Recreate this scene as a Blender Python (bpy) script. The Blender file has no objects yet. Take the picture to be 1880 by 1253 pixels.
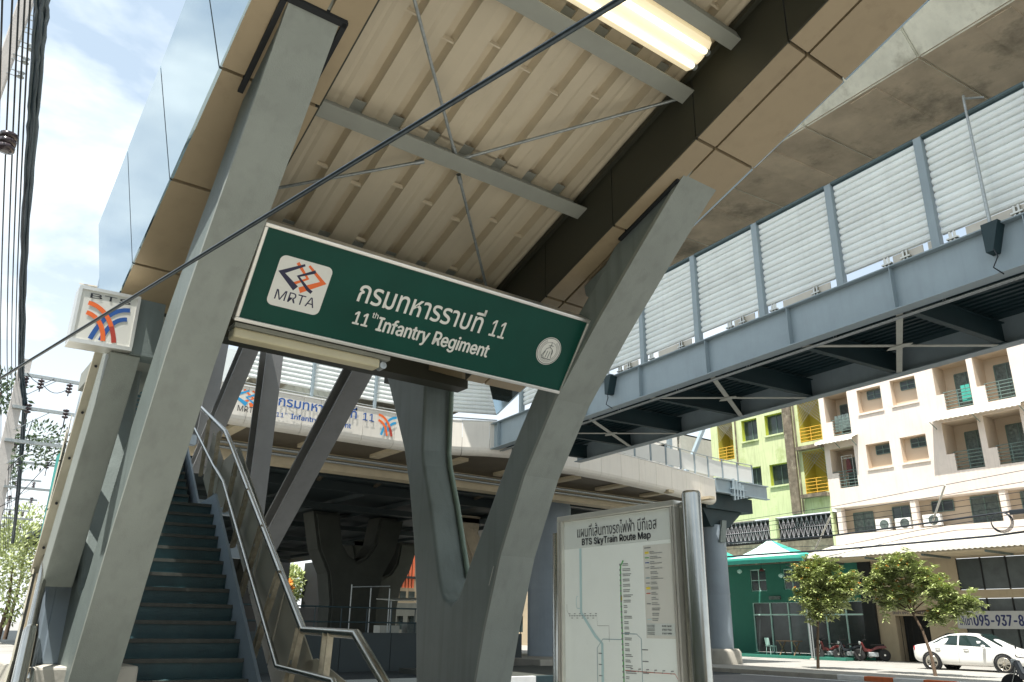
import bpy, bmesh, math, random, os
from mathutils import Vector, Matrix
random.seed(7)
sc = bpy.context.scene
COL = sc.collection

# ------------------------------------------------------------------ camera
XV = Vector((0.800783, 0.212094, 0.560139)); FOC = 1461.02
def _basis():
    c = (940.0, 626.5)
    a = Vector((-216 - c[0], 1135 - c[1], FOC)).normalized()
    b = Vector((3030 - c[0], 1180 - c[1], FOC)).normalized()
    z = b.cross(a)
    z = z.normalized()
    if z[1] > 0: z = -z
    return b, a, z
AX, AY, AZ = _basis()          # world axes seen in camera coordinates (x right, y down, z forward)
cam_d = bpy.data.cameras.new('camera'); cam = bpy.data.objects.new('camera', cam_d); COL.objects.link(cam)
cam_d.sensor_width = 36; cam_d.lens = FOC * 36 / 1880; cam_d.clip_start = 0.05; cam_d.clip_end = 2000
Rm = Matrix(((AX[0], -AX[1], -AX[2]), (AY[0], -AY[1], -AY[2]), (AZ[0], -AZ[1], -AZ[2])))
cam.matrix_world = Matrix.Translation((0, 0, 1.42)) @ Rm.to_4x4()
sc.camera = cam

# ------------------------------------------------------------------ light
SUN = Vector((-0.34, -0.13, 0.93)).normalized()
w = bpy.data.worlds.new('World'); sc.world = w; w.use_nodes = True
nt = w.node_tree; nt.nodes.clear(); L = nt.links.new
sky = nt.nodes.new('ShaderNodeTexSky'); sky.sky_type = 'NISHITA'; sky.sun_disc = False
sky.sun_elevation = math.asin(SUN.z); sky.sun_rotation = math.atan2(SUN.x, SUN.y) % (2 * math.pi)
sky.air_density = 1.0; sky.dust_density = 1.5; sky.ozone_density = 1.0
bg = nt.nodes.new('ShaderNodeBackground'); bg.inputs[1].default_value = 0.11
out = nt.nodes.new('ShaderNodeOutputWorld'); tc = nt.nodes.new('ShaderNodeTexCoord')
sep = nt.nodes.new('ShaderNodeSeparateXYZ'); L(tc.outputs['Generated'], sep.inputs[0])
add = nt.nodes.new('ShaderNodeMath'); add.operation = 'ADD'; add.inputs[1].default_value = 0.35; L(sep.outputs[2], add.inputs[0])
mx = nt.nodes.new('ShaderNodeMath'); mx.operation = 'MAXIMUM'; mx.inputs[1].default_value = 0.1; L(add.outputs[0], mx.inputs[0])
dx = nt.nodes.new('ShaderNodeMath'); dx.operation = 'DIVIDE'; L(sep.outputs[0], dx.inputs[0]); L(mx.outputs[0], dx.inputs[1])
dy = nt.nodes.new('ShaderNodeMath'); dy.operation = 'DIVIDE'; L(sep.outputs[1], dy.inputs[0]); L(mx.outputs[0], dy.inputs[1])
cmb = nt.nodes.new('ShaderNodeCombineXYZ'); L(dx.outputs[0], cmb.inputs[0]); L(dy.outputs[0], cmb.inputs[1])
nz = nt.nodes.new('ShaderNodeTexNoise'); nz.inputs['Scale'].default_value = 2.6; nz.inputs['Detail'].default_value = 7; nz.inputs['Roughness'].default_value = 0.55
nz.inputs['Distortion'].default_value = 0.3
L(cmb.outputs[0], nz.inputs['Vector'])
rp = nt.nodes.new('ShaderNodeMapRange'); rp.inputs[1].default_value = 0.44; rp.inputs[2].default_value = 0.62; L(nz.outputs[0], rp.inputs[0])
hz = nt.nodes.new('ShaderNodeMapRange'); hz.inputs[1].default_value = 0.42; hz.inputs[2].default_value = 0.02; L(sep.outputs[2], hz.inputs[0])
mxx = nt.nodes.new('ShaderNodeMath'); mxx.operation = 'MAXIMUM'; L(rp.outputs[0], mxx.inputs[0]); L(hz.outputs[0], mxx.inputs[1])
mix = nt.nodes.new('ShaderNodeMix'); mix.data_type = 'RGBA'; L(mxx.outputs[0], mix.inputs[0])
veil = nt.nodes.new('ShaderNodeMix'); veil.data_type = 'RGBA'; veil.inputs[0].default_value = 0.72
L(sky.outputs[0], veil.inputs[6]); veil.inputs[7].default_value = (4.1, 5.0, 5.8, 1)
L(veil.outputs[2], mix.inputs[6]); mix.inputs[7].default_value = (7.6, 8.0, 8.1, 1)
L(mix.outputs[2], bg.inputs[0]); L(bg.outputs[0], out.inputs[0])
sl = bpy.data.lights.new('sun', 'SUN'); sl.energy = 5.0; sl.angle = math.radians(0.55); sl.color = (1, 0.96, 0.90)
so = bpy.data.objects.new('sun', sl); COL.objects.link(so); so.location = (0, 0, 40)
so.rotation_euler = SUN.to_track_quat('Z', 'Y').to_euler()
sc.view_settings.view_transform = 'Standard'; sc.view_settings.look = 'None'
sc.view_settings.exposure = 0.78; sc.view_settings.gamma = 1
sc.view_settings.use_curve_mapping = False
sc.render.engine = 'CYCLES'

# ------------------------------------------------------------------ materials
def mat(name, col, rough=0.6, metal=0.0, var=0.12, scale=2.0, bump=0.0, bscale=60.0, streak=0.0,
        dirt=None, emit=None, estr=0.0, alpha=None, trans=0.0, spec=0.5, rnd=0.035):
    """dirt = (colour, amount, scale, threshold)"""
    m = bpy.data.materials.new(name); m.use_nodes = True
    t = m.node_tree; n = t.nodes; k = t.links.new; p = n['Principled BSDF']
    p.inputs['Roughness'].default_value = rough; p.inputs['Metallic'].default_value = metal
    p.inputs['Specular IOR Level'].default_value = spec
    g = n.new('ShaderNodeNewGeometry')
    c4 = (*col, 1)
    src = None
    if var > 0:
        a = n.new('ShaderNodeTexNoise'); a.inputs['Scale'].default_value = scale; a.inputs['Detail'].default_value = 8
        a.inputs['Roughness'].default_value = 0.62; k(g.outputs['Position'], a.inputs['Vector'])
        r = n.new('ShaderNodeMapRange'); r.inputs[1].default_value = 0.3; r.inputs[2].default_value = 0.7
        r.inputs[3].default_value = 1 - var; r.inputs[4].default_value = 1 + var; k(a.outputs[0], r.inputs[0])
        h = n.new('ShaderNodeVectorMath'); h.operation = 'SCALE'; h.inputs[0].default_value = col
        oi = n.new('ShaderNodeObjectInfo'); ro = n.new('ShaderNodeMapRange'); ro.inputs[3].default_value = 1 - rnd; ro.inputs[4].default_value = 1 + rnd; k(oi.outputs['Random'], ro.inputs[0])
        mu = n.new('ShaderNodeMath'); mu.operation = 'MULTIPLY'; k(r.outputs[0], mu.inputs[0]); k(ro.outputs[0], mu.inputs[1])
        k(mu.outputs[0], h.inputs['Scale']); src = h.outputs[0]
    def mixin(fac, colour):
        nonlocal src
        q = n.new('ShaderNodeMix'); q.data_type = 'RGBA'; k(fac, q.inputs[0])
        if src is None: q.inputs[6].default_value = c4
        else: k(src, q.inputs[6])
        q.inputs[7].default_value = (*colour, 1); src = q.outputs[2]
    if dirt:
        dc, amt, dsc, th = dirt
        a = n.new('ShaderNodeTexNoise'); a.inputs['Scale'].default_value = dsc; a.inputs['Detail'].default_value = 10
        a.inputs['Roughness'].default_value = 0.7; k(g.outputs['Position'], a.inputs['Vector'])
        r = n.new('ShaderNodeMapRange'); r.inputs[1].default_value = th; r.inputs[2].default_value = th + 0.16
        r.inputs[3].default_value = 0; r.inputs[4].default_value = amt; k(a.outputs[0], r.inputs[0]); mixin(r.outputs[0], dc)
    if streak > 0:
        mp = n.new('ShaderNodeMapping'); mp.inputs['Scale'].default_value = (7, 7, 0.45); k(g.outputs['Position'], mp.inputs[0])
        a = n.new('ShaderNodeTexNoise'); a.inputs['Scale'].default_value = 1.4; a.inputs['Detail'].default_value = 6; k(mp.outputs[0], a.inputs['Vector'])
        r = n.new('ShaderNodeMapRange'); r.inputs[1].default_value = 0.5; r.inputs[2].default_value = 0.75
        r.inputs[3].default_value = 0; r.inputs[4].default_value = streak; k(a.outputs[0], r.inputs[0])
        mixin(r.outputs[0], tuple(x * 0.32 for x in col))
    if src is None: p.inputs['Base Color'].default_value = c4
    else: k(src, p.inputs['Base Color'])
    if bump > 0:
        a = n.new('ShaderNodeTexNoise'); a.inputs['Scale'].default_value = bscale; a.inputs['Detail'].default_value = 6; k(g.outputs['Position'], a.inputs['Vector'])
        b = n.new('ShaderNodeBump'); b.inputs['Strength'].default_value = bump; b.inputs['Distance'].default_value = 0.02
        k(a.outputs[0], b.inputs['Height']); k(b.outputs[0], p.inputs['Normal'])
    if emit:
        p.inputs['Emission Color'].default_value = (*emit, 1); p.inputs['Emission Strength'].default_value = estr
    if trans > 0: p.inputs['Transmission Weight'].default_value = trans
    return m

M = {}
M['column'] = mat('lit_column_steel', (0.27, 0.295, 0.265), 0.5, 0, 0.09, 2.2, 0.15, 120, 0.22, ((0.07, 0.07, 0.06), 0.75, 13, 0.67))  # front-face tone of the columns, light put into the colour
M['fork'] = mat('grey_fork_paint', (0.165, 0.20, 0.19), 0.5, 0, 0.10, 2.0, 0.12, 60, 0.32, ((0.09, 0.09, 0.08), 0.6, 8, 0.65))  # darker copy for the columns' shadowed sides
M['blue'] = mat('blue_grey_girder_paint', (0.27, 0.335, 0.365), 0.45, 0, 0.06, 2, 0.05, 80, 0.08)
M['bluedark'] = mat('dark_deck_steel', (0.010, 0.032, 0.038), 0.6, 0, 0.15, 2)  # near-black teal under decks and on other dark steel
M['flat'] = mat('pale_brace_steel', (0.42, 0.43, 0.38), 0.5, 0, 0.1, 4)
M['tan'] = mat('tan_aluminium_cladding', (0.36, 0.285, 0.18), 0.42, 0.15, 0.05, 1.2, 0.0, 60, 0.10, ((0.16, 0.11, 0.06), 0.5, 3.0, 0.60), rnd=0.05)
M['darkclad'] = mat('dark_cladding', (0.035, 0.036, 0.024), 0.6, 0.0, 0.10, 2)  # near-black tone on the inner upstands and rear beam
M['gap'] = mat('black_sealant', (0.008, 0.01, 0.012), 0.7, 0, 0)
M['sheet'] = mat('cream_roof_sheet', (0.62, 0.54, 0.40), 0.5, 0, 0.07, 1.3, 0.04, 30, 0, ((0.30, 0.22, 0.12), 0.4, 2.3, 0.62))
M['beam'] = mat('canopy_beam_paint', (0.30, 0.31, 0.27), 0.55, 0, 0.08, 3)
M['web'] = mat('shaded_beam_web', (0.085, 0.088, 0.072), 0.6, 0, 0.08, 3)  # beam paint darkened as a shaded web face; unused
M['mirror'] = mat('mirror_glass_cladding', (0.36, 0.47, 0.53), 0.05, 0.9, 0.03, 0.6, 0.05, 1.4)
M['chrome'] = mat('stainless_steel', (0.46, 0.46, 0.42), 0.24, 1.0, 0.08, 12)
M['galv'] = mat('galvanised_steel', (0.38, 0.41, 0.41), 0.45, 0.6, 0.2, 25)
M['signgreen'] = mat('green_sign_face', (0.003, 0.060, 0.042), 0.45, 0, 0.12, 2.2, spec=0.25)
M['signwhite'] = mat('white_sign_vinyl', (0.74, 0.74, 0.68), 0.5, 0, 0.02)
M['frame'] = mat('brushed_sign_frame', (0.74, 0.73, 0.68), 0.3, 0.75, 0.06, 10)
M['ink'] = mat('black_ink', (0.012, 0.014, 0.02), 0.5, 0, 0)
M['navy'] = mat('navy_ink', (0.018, 0.02, 0.06), 0.5, 0, 0)
M['orange'] = mat('orange_vinyl', (0.85, 0.16, 0.03), 0.5, 0, 0)
M['red'] = mat('red_vinyl', (0.45, 0.05, 0.03), 0.5, 0, 0)
M['bluevinyl'] = mat('blue_vinyl', (0.02, 0.10, 0.35), 0.5, 0, 0)
M['skyvinyl'] = mat('sky_blue_vinyl', (0.03, 0.33, 0.62), 0.5, 0, 0)
M['strut'] = mat('mauve_grey_strut', (0.22, 0.225, 0.225), 0.5, 0, 0.08, 3, 0.05, 60, 0.12)
M['step'] = mat('dark_teal_step', (0.040, 0.095, 0.105), 0.5, 0, 0.2, 5, 0.1, 60, 0, ((0.05, 0.075, 0.075), 0.5, 7, 0.55))
M['nosing'] = mat('worn_step_nosing', (0.075, 0.08, 0.07), 0.5, 0.2, 0.25, 12)
M['panel'] = mat('beige_balustrade_panel', (0.27, 0.255, 0.20), 0.45, 0, 0.06, 2, 0, 60, 0.1)
M['post'] = mat('stained_rail_post', (0.40, 0.36, 0.27), 0.4, 0.3, 0.25, 14)
M['stringer'] = mat('stair_stringer_paint', (0.24, 0.30, 0.35), 0.5, 0, 0.08, 3)
M['concrete'] = mat('weathered_concrete', (0.68, 0.68, 0.58), 0.85, 0, 0.16, 1.1, 0.35, 18, 0.12, ((0.22, 0.20, 0.14), 0.6, 0.9, 0.52))
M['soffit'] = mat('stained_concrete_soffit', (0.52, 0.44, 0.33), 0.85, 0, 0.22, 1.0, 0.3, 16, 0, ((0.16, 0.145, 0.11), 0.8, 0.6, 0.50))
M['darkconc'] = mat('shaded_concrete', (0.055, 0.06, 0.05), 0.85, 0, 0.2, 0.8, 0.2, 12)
M['fascia'] = mat('pale_fascia_panel', (0.74, 0.70, 0.62), 0.4, 0, 0.04, 0.9, 0, 60, 0.12, ((0.35, 0.27, 0.17), 0.3, 2.5, 0.62))
M['under'] = mat('platform_underside', (0.11, 0.09, 0.06), 0.7, 0, 0.2, 0.8)
M['ceil'] = mat('under_platform_gloom', (0.018, 0.03, 0.032), 0.6, 0, 0.2, 0.5)  # gloom under the platform put into a near-black teal
M['slat'] = mat('white_louvre', (0.80, 0.84, 0.82), 0.5, 0, 0.06, 1.3, 0, 60, 0.10, rnd=0.05)
M['kick'] = mat('cream_kick_panel', (0.60, 0.56, 0.48), 0.6, 0, 0.06, 2)
M['ground'] = mat('dusty_ground', (0.26, 0.255, 0.235), 0.9, 0, 0.15, 0.3, 0.2, 6)
M['pave'] = mat('sunlit_pavement', (0.34, 0.33, 0.30), 0.9, 0, 0.14, 1.3, 0.3, 20, 0, ((0.20, 0.18, 0.15), 0.6, 1.5, 0.55))
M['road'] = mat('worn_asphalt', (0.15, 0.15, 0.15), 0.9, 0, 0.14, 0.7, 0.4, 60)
M['roadshade'] = mat('shaded_asphalt', (0.022, 0.03, 0.032), 0.9, 0, 0.2, 0.7, 0.4, 60)  # asphalt darkened for the shade under the platform
M['white'] = mat('white_paint', (0.75, 0.75, 0.72), 0.6, 0, 0.08, 5)
M['kerbblack'] = mat('dark_kerb_paint', (0.02, 0.045, 0.05), 0.7, 0, 0.15, 5)
M['kerborange'] = mat('orange_kerb_paint', (0.62, 0.16, 0.05), 0.7, 0, 0.15, 5)
M['kerb'] = mat('kerb_concrete', (0.36, 0.34, 0.29), 0.9, 0, 0.15, 2, 0.3, 20)
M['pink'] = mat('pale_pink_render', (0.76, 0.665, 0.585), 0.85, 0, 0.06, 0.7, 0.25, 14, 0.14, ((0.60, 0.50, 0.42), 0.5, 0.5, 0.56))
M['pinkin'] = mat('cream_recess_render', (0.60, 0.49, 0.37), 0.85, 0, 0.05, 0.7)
M['lime'] = mat('lime_green_render', (0.56, 0.62, 0.34), 0.85, 0, 0.09, 0.8, 0.3, 14, 0.35, ((0.28, 0.36, 0.09), 0.7, 0.7, 0.55))
M['yellow'] = mat('yellow_render', (0.50, 0.43, 0.06), 0.85, 0, 0.10, 0.8)
M['mould'] = mat('mouldy_concrete', (0.17, 0.14, 0.10), 0.95, 0, 0.4, 3, 0.6, 10, 0.3, ((0.45, 0.42, 0.30), 0.8, 2.2, 0.55))
M['teal'] = mat('emerald_shop_wall', (0.025, 0.16, 0.115), 0.7, 0, 0.08, 0.9)
M['tealmesh'] = mat('green_shade_fabric', (0.06, 0.42, 0.33), 0.6, 0, 0.08, 2.5)
M['tentwhite'] = mat('pale_green_fabric', (0.50, 0.72, 0.66), 0.6, 0, 0.06, 2)
M['glass'] = mat('dark_window_glass', (0.035, 0.05, 0.05), 0.12, 0, 0.3, 2, rnd=0.6)
M['curtain'] = mat('grey_curtain', (0.10, 0.13, 0.12), 0.5, 0, 0.5, 7, streak=0.5, rnd=0.5)
M['dark'] = mat('near_black', (0.012, 0.014, 0.014), 0.8, 0, 0.2, 1)
M['rail'] = mat('grey_green_rail', (0.13, 0.19, 0.17), 0.5, 0.2, 0.1, 4)
M['railor'] = mat('orange_rail', (0.72, 0.42, 0.05), 0.5, 0, 0.1, 4)
M['awn'] = mat('white_awning_sheet', (0.54, 0.52, 0.46), 0.7, 0, 0.1, 2, 0.1, 20, 0.2)
M['awnunder'] = mat('cream_awning_underside', (0.52, 0.44, 0.30), 0.7, 0, 0.1, 2)
M['beige'] = mat('beige_shop_render', (0.42, 0.35, 0.24), 0.8, 0, 0.08, 0.8, 0.2, 14, 0.1)
M['greyglass'] = mat('grey_office_glass', (0.07, 0.085, 0.08), 0.2, 0, 0.25, 1.2, rnd=0.25)
M['cable'] = mat('black_cable', (0.012, 0.018, 0.025), 0.6, 0, 0)
M['wirerod'] = mat('twisted_guy_wire', (0.06, 0.075, 0.085), 0.28, 0.8, 0.2, 40)
M['insul'] = mat('brown_porcelain', (0.05, 0.035, 0.04), 0.2, 0, 0.1)
M['bark'] = mat('brown_bark', (0.13, 0.09, 0.06), 0.9, 0, 0.3, 9, 0.5, 30)
M['leaf'] = mat('waxy_green_leaf', (0.42, 0.48, 0.20), 0.45, 0, 0.3, 3)
M['leaf2'] = mat('deep_green_leaf', (0.075, 0.12, 0.055), 0.55, 0, 0.3, 1.5)
M['leafdry'] = mat('orange_flower', (0.75, 0.30, 0.04), 0.6, 0, 0.2, 9)
M['carpaint'] = mat('white_car_paint', (0.78, 0.77, 0.74), 0.22, 0, 0.0)
M['carglass'] = mat('tinted_car_glass', (0.015, 0.03, 0.028), 0.06, 0, 0)
M['blackpaint'] = mat('black_car_paint', (0.01, 0.014, 0.016), 0.15, 0, 0)
M['tyre'] = mat('tyre_rubber', (0.02, 0.02, 0.02), 0.8, 0, 0)
M['alloy'] = mat('alloy_rim', (0.60, 0.56, 0.48), 0.3, 0.8, 0)
M['redlamp'] = mat('red_lamp_lens', (0.5, 0.02, 0.02), 0.2, 0, 0)
M['lamp'] = mat('clear_lamp_lens', (0.5, 0.52, 0.5), 0.1, 0.3, 0)
M['redpaint'] = mat('red_paint', (0.11, 0.015, 0.012), 0.35, 0, 0.1)
M['wood'] = mat('brown_wood', (0.20, 0.13, 0.07), 0.6, 0, 0.25, 8)
M['tube'] = mat('lit_fluorescent_tube', (1, 0.95, 0.8), 0.5, 0, 0, emit=(1, 0.85, 0.56), estr=1.2)
M['diff'] = mat('glowing_diffuser', (0.9, 0.85, 0.7), 0.5, 0, 0, emit=(1, 0.80, 0.46), estr=0.32)
M['oldlight'] = mat('yellowed_diffuser', (0.55, 0.50, 0.33), 0.4, 0, 0.08, 4)
M['tealbld'] = mat('teal_building_sheet', (0.0, 0.22, 0.19), 0.6, 0, 0.1, 1)
M['mapbase'] = mat('poster_paper', (0.78, 0.84, 0.80), 0.25, 0, 0.03, 2)
M['mapband'] = mat('poster_grey_band', (0.58, 0.63, 0.60), 0.25, 0, 0.03, 2)
M['maplegend'] = mat('poster_legend', (0.60, 0.61, 0.56), 0.25, 0, 0.03, 2)
M['river'] = mat('pale_river_ink', (0.45, 0.63, 0.64), 0.3, 0, 0)
M['mapgreen'] = mat('line_green_ink', (0.10, 0.42, 0.12), 0.3, 0, 0)
M['mapgrey'] = mat('grey_ink', (0.24, 0.26, 0.26), 0.3, 0, 0)
M['maproute'] = mat('faded_blue_ink', (0.16, 0.30, 0.36), 0.3, 0, 0)
M['mapred'] = mat('red_ink', (0.50, 0.10, 0.06), 0.3, 0, 0)
M['mapyellow'] = mat('yellow_ink', (0.75, 0.62, 0.08), 0.3, 0, 0)

# ------------------------------------------------------------------ mesh builder
class B:
    def __init__(s): s.v = []; s.f = []; s.sm = []
    def add(s, vs, fs, smooth=False):
        o = len(s.v); s.v += [tuple(x) for x in vs]; s.f += [tuple(i + o for i in f) for f in fs]; s.sm += [smooth] * len(fs); return s
    def box(s, x0, x1, y0, y1, z0, z1):
        if x0 > x1: x0, x1 = x1, x0
        if y0 > y1: y0, y1 = y1, y0
        if z0 > z1: z0, z1 = z1, z0
        v = [(x, y, z) for x in (x0, x1) for y in (y0, y1) for z in (z0, z1)]
        return s.add(v, [(0, 1, 3, 2), (4, 6, 7, 5), (0, 4, 5, 1), (2, 3, 7, 6), (0, 2, 6, 4), (1, 5, 7, 3)])
    def obox(s, o, u, v, w_):
        """box from corner o with edge vectors u, v, w_"""
        o, u, v, w_ = map(Vector, (o, u, v, w_))
        if u.cross(v).dot(w_) < 0: u, v = v, u
        p = [o + a * u + b * v + c * w_ for a in (0, 1) for b in (0, 1) for c in (0, 1)]
        return s.add(p, [(0, 1, 3, 2), (4, 6, 7, 5), (0, 4, 5, 1), (2, 3, 7, 6), (0, 2, 6, 4), (1, 5, 7, 3)])
    def bar(s, p0, p1, wd, ht, side=None):
        """rectangular bar, wd along `side`, ht along the third axis"""
        p0, p1 = Vector(p0), Vector(p1); d = p1 - p0
        sd = Vector(side) if side else (Vector((0, 0, 1)).cross(d) if abs(d.normalized().z) < .99 else Vector((1, 0, 0)))
        sd = (sd - sd.project(d)).normalized(); up = d.cross(sd).normalized()
        return s.obox(p0 - sd * wd / 2 - up * ht / 2, d, sd * wd, up * ht)
    def prism(s, poly, axis, a, b):
        """poly of 2D points in the plane normal to axis, extruded from a to b"""
        def P(q, t):
            return {'X': (t, q[0], q[1]), 'Y': (q[0], t, q[1]), 'Z': (q[0], q[1], t)}[axis]
        n = len(poly)
        area = sum(poly[i][0] * poly[(i + 1) % n][1] - poly[(i + 1) % n][0] * poly[i][1] for i in range(n))
        if (area < 0) != (axis == 'Y'): poly = poly[::-1]
        v = [P(q, min(a, b)) for q in poly] + [P(q, max(a, b)) for q in poly]
        f = [tuple(range(n))[::-1], tuple(range(n, 2 * n))] + [(i, (i + 1) % n, (i + 1) % n + n, i + n) for i in range(n)]
        return s.add(v, f)
    def sweep(s, poly, o, u, v, d):
        """poly (a,b) -> o + a*u + b*v, extruded by vector d"""
        o, u, v, d = map(Vector, (o, u, v, d)); n = len(poly)
        p = [o + a * u + b * v for a, b in poly]; q = [x + d for x in p]
        f = [tuple(range(n))[::-1], tuple(range(n, 2 * n))] + [(i, (i + 1) % n, (i + 1) % n + n, i + n) for i in range(n)]
        if sum(poly[i][0] * poly[(i + 1) % n][1] - poly[(i + 1) % n][0] * poly[i][1] for i in range(n)) * u.cross(v).dot(d) < 0:
            f = [x[::-1] for x in f]
        return s.add(p + q, f)
    def tube(s, pts, r, n=10, cap=True, r1=None):
        pts = [Vector(p) for p in pts]; m = len(pts); vs = []; prev = None
        for i, p in enumerate(pts):
            d = (pts[min(i + 1, m - 1)] - pts[max(i - 1, 0)]).normalized()
            a = Vector((0, 0, 1)) if abs(d.z) < .9 else Vector((1, 0, 0))
            if prev is not None: a = prev
            u = d.cross(a).normalized(); q = u.cross(d).normalized(); prev = q
            if i in (0, m - 1) or True:
                rr = r if r1 is None else r + (r1 - r) * i / (m - 1)
            vs += [p + (u * math.cos(t) + q * math.sin(t)) * rr for t in (2 * math.pi * k / n for k in range(n))]
        fs = [(i * n + k, i * n + (k + 1) % n, (i + 1) * n + (k + 1) % n, (i + 1) * n + k) for i in range(m - 1) for k in range(n)]
        s.add(vs, fs, True)
        if cap: s.add(vs[:n], [tuple(range(n))[::-1]]); s.add(vs[-n:], [tuple(range(n))])
        return s
    def lathe(s, c, prof, n=16, axis='Z'):
        c = Vector(c); vs = []
        for r, h in prof:
            for k in range(n):
                t = 2 * math.pi * k / n; a, b = r * math.cos(t), r * math.sin(t)
                vs.append(c + Vector({'Z': (a, b, h), 'X': (h, a, b), 'Y': (b, h, a)}[axis]))
        m = len(prof)
        s.add(vs, [(i * n + k, i * n + (k + 1) % n, (i + 1) * n + (k + 1) % n, (i + 1) * n + k) for i in range(m - 1) for k in range(n)], True)
        s.add(vs[:n], [tuple(range(n))[::-1]]); s.add(vs[-n:], [tuple(range(n))]); return s
    def stroke(s, pts, wd, o, u, v, h=0.002, wds=None):
        """flat ribbon of print following 2D pts on the plane o + a*u + b*v"""
        o, u, v = Vector(o), Vector(u), Vector(v); n = len(pts); nn = u.cross(v).normalized() * h
        Lf = []; Rt = []
        for i, p in enumerate(pts):
            a = pts[max(i - 1, 0)]; b = pts[min(i + 1, n - 1)]
            dx, dy = b[0] - a[0], b[1] - a[1]; q = math.hypot(dx, dy) or 1; k = (wds[i] if wds else wd) / 2
            Lf.append(o + (p[0] - dy / q * k) * u + (p[1] + dx / q * k) * v + nn); Rt.append(o + (p[0] + dy / q * k) * u + (p[1] - dx / q * k) * v + nn)
        return s.add(Lf + Rt, [(n + i, n + i + 1, i + 1, i) for i in range(n - 1)])
    def flatpoly(s, pts, o, u, v, h=0.002):
        o, u, v = Vector(o), Vector(u), Vector(v); nn = u.cross(v).normalized() * h
        return s.add([o + a * u + b * v + nn for a, b in pts], [tuple(range(len(pts)))])
    def build(s, name, m, parent=None, recalc=False, bevel=0):
        me = bpy.data.meshes.new(name); me.from_pydata(s.v, [], s.f); me.materials.append(M[m] if isinstance(m, str) else m)
        me.polygons.foreach_set('use_smooth', s.sm)
        if recalc:
            b = bmesh.new(); b.from_mesh(me); bmesh.ops.remove_doubles(b, verts=b.verts, dist=1e-5); bmesh.ops.recalc_face_normals(b, faces=b.faces); b.to_mesh(me); b.free()
        if bevel:
            b = bmesh.new(); b.from_mesh(me); bmesh.ops.remove_doubles(b, verts=b.verts, dist=1e-5)
            ed = [e for e in b.edges if len(e.link_faces) == 2 and e.calc_face_angle(0) > .5]
            bmesh.ops.bevel(b, geom=ed, offset=bevel, segments=2, profile=.5, affect='EDGES'); b.to_mesh(me); b.free()
        me.update(); o = bpy.data.objects.new(name, me); COL.objects.link(o)
        if parent is not None: adopt(o, parent)
        return o
def wloc(p):
    m = p.matrix_parent_inverse @ p.matrix_basis
    return wloc(p.parent) @ m if p.parent else m
def adopt(o, parent):
    o.parent = parent; o.matrix_parent_inverse = wloc(parent).inverted()
def tag(o, label=None, cat=None, group=None, kind=None):
    if label: o['label'] = label
    if cat: o['category'] = cat
    if group: o['group'] = group
    if kind: o['kind'] = kind
    return o
def thing(name, label, cat, loc=(0, 0, 0), group=None):
    o = bpy.data.objects.new(name, None); o.empty_display_size = .2; COL.objects.link(o); o.location = loc
    return tag(o, label, cat, group)
def struct(b, name, m, **k): return tag(b.build(name, m, **k), kind='structure')
def share(o, name, parent, mtx=None, m=None):
    """another object on the same mesh, moved by mtx in world space"""
    c = bpy.data.objects.new(name, o.data); COL.objects.link(c); adopt(c, parent)
    c.matrix_basis = (mtx or Matrix.Identity(4)); return c
def copy_tree(o, parent=None, off=None):
    c = o.copy(); COL.objects.link(c)
    for k in ('label', 'category', 'group'):
        pass
    if parent is not None:
        c.parent = parent; c.matrix_parent_inverse = o.matrix_parent_inverse.copy()
    for ch in list(o.children): copy_tree(ch, c)
    if off is not None: c.location = o.location + Vector(off)
    return c

# fonts: the ones that ship inside Blender
def _font():
    try:
        p = os.path.join(bpy.utils.system_resource('DATAFILES'), 'fonts')
        for f in ('Inter.woff2',):
            q = os.path.join(p, f)
            if os.path.exists(q): return bpy.data.fonts.load(q)
    except Exception: pass
    return None
FONT = _font()
def text(s, o, u, v, width, height, m, parent, name='lettering', bold=0.0, lift=0.003, thai=False):
    """lettering fitted into a box whose lower left corner is o, width along u, height along v"""
    cu = bpy.data.curves.new('t', 'FONT'); cu.body = s
    if FONT and ord(max(s)) < 0x0E00: cu.font = FONT
    inter = bool(FONT) and ord(max(s)) < 0x0E00
    cu.offset = 0 if inter else bold; cu.resolution_u = 3
    ob = bpy.data.objects.new('t', cu); COL.objects.link(ob); bpy.context.view_layer.update()
    me = bpy.data.meshes.new_from_object(ob.evaluated_get(bpy.context.evaluated_depsgraph_get()))
    bpy.data.objects.remove(ob); bpy.data.curves.remove(cu)
    xs = [p.co.x for p in me.vertices]; ys = [p.co.y for p in me.vertices]
    x0, x1, y0, y1 = min(xs), max(xs), min(ys), max(ys)
    o, u, v = Vector(o), Vector(u).normalized(), Vector(v).normalized(); n = u.cross(v) * lift
    for p in me.vertices: p.co = o + u * ((p.co.x - x0) / (x1 - x0) * width) + v * ((p.co.y - y0) / (y1 - y0) * height) + n
    if inter and bold > 0:      # heavier strokes: shifted copies, each a hair above the last
        bm = bmesh.new(); bm.from_mesh(me); src_ = list(bm.verts) + list(bm.edges) + list(bm.faces); d_ = bold * height * 2.2
        for q, (du, dv) in enumerate(((1, 0), (-1, 0), (0, .7), (0, -.7))):
            r_ = bmesh.ops.duplicate(bm, geom=src_)
            for e_ in r_['geom']:
                if isinstance(e_, bmesh.types.BMVert): e_.co += u * du * d_ + v * dv * d_ + u.cross(v) * (.0003 * (q + 1))
        bm.to_mesh(me); bm.free()
    me.materials.clear(); me.materials.append(M[m]); me.name = name
    ob = bpy.data.objects.new(name, me); COL.objects.link(ob)
    if parent is not None: adopt(ob, parent)
    return ob
def arc(cx, cy, r, a0, a1, n=14):
    return [(cx + r * math.cos(math.radians(a0 + (a1 - a0) * i / n)), cy + r * math.sin(math.radians(a0 + (a1 - a0) * i / n))) for i in range(n + 1)]
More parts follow.
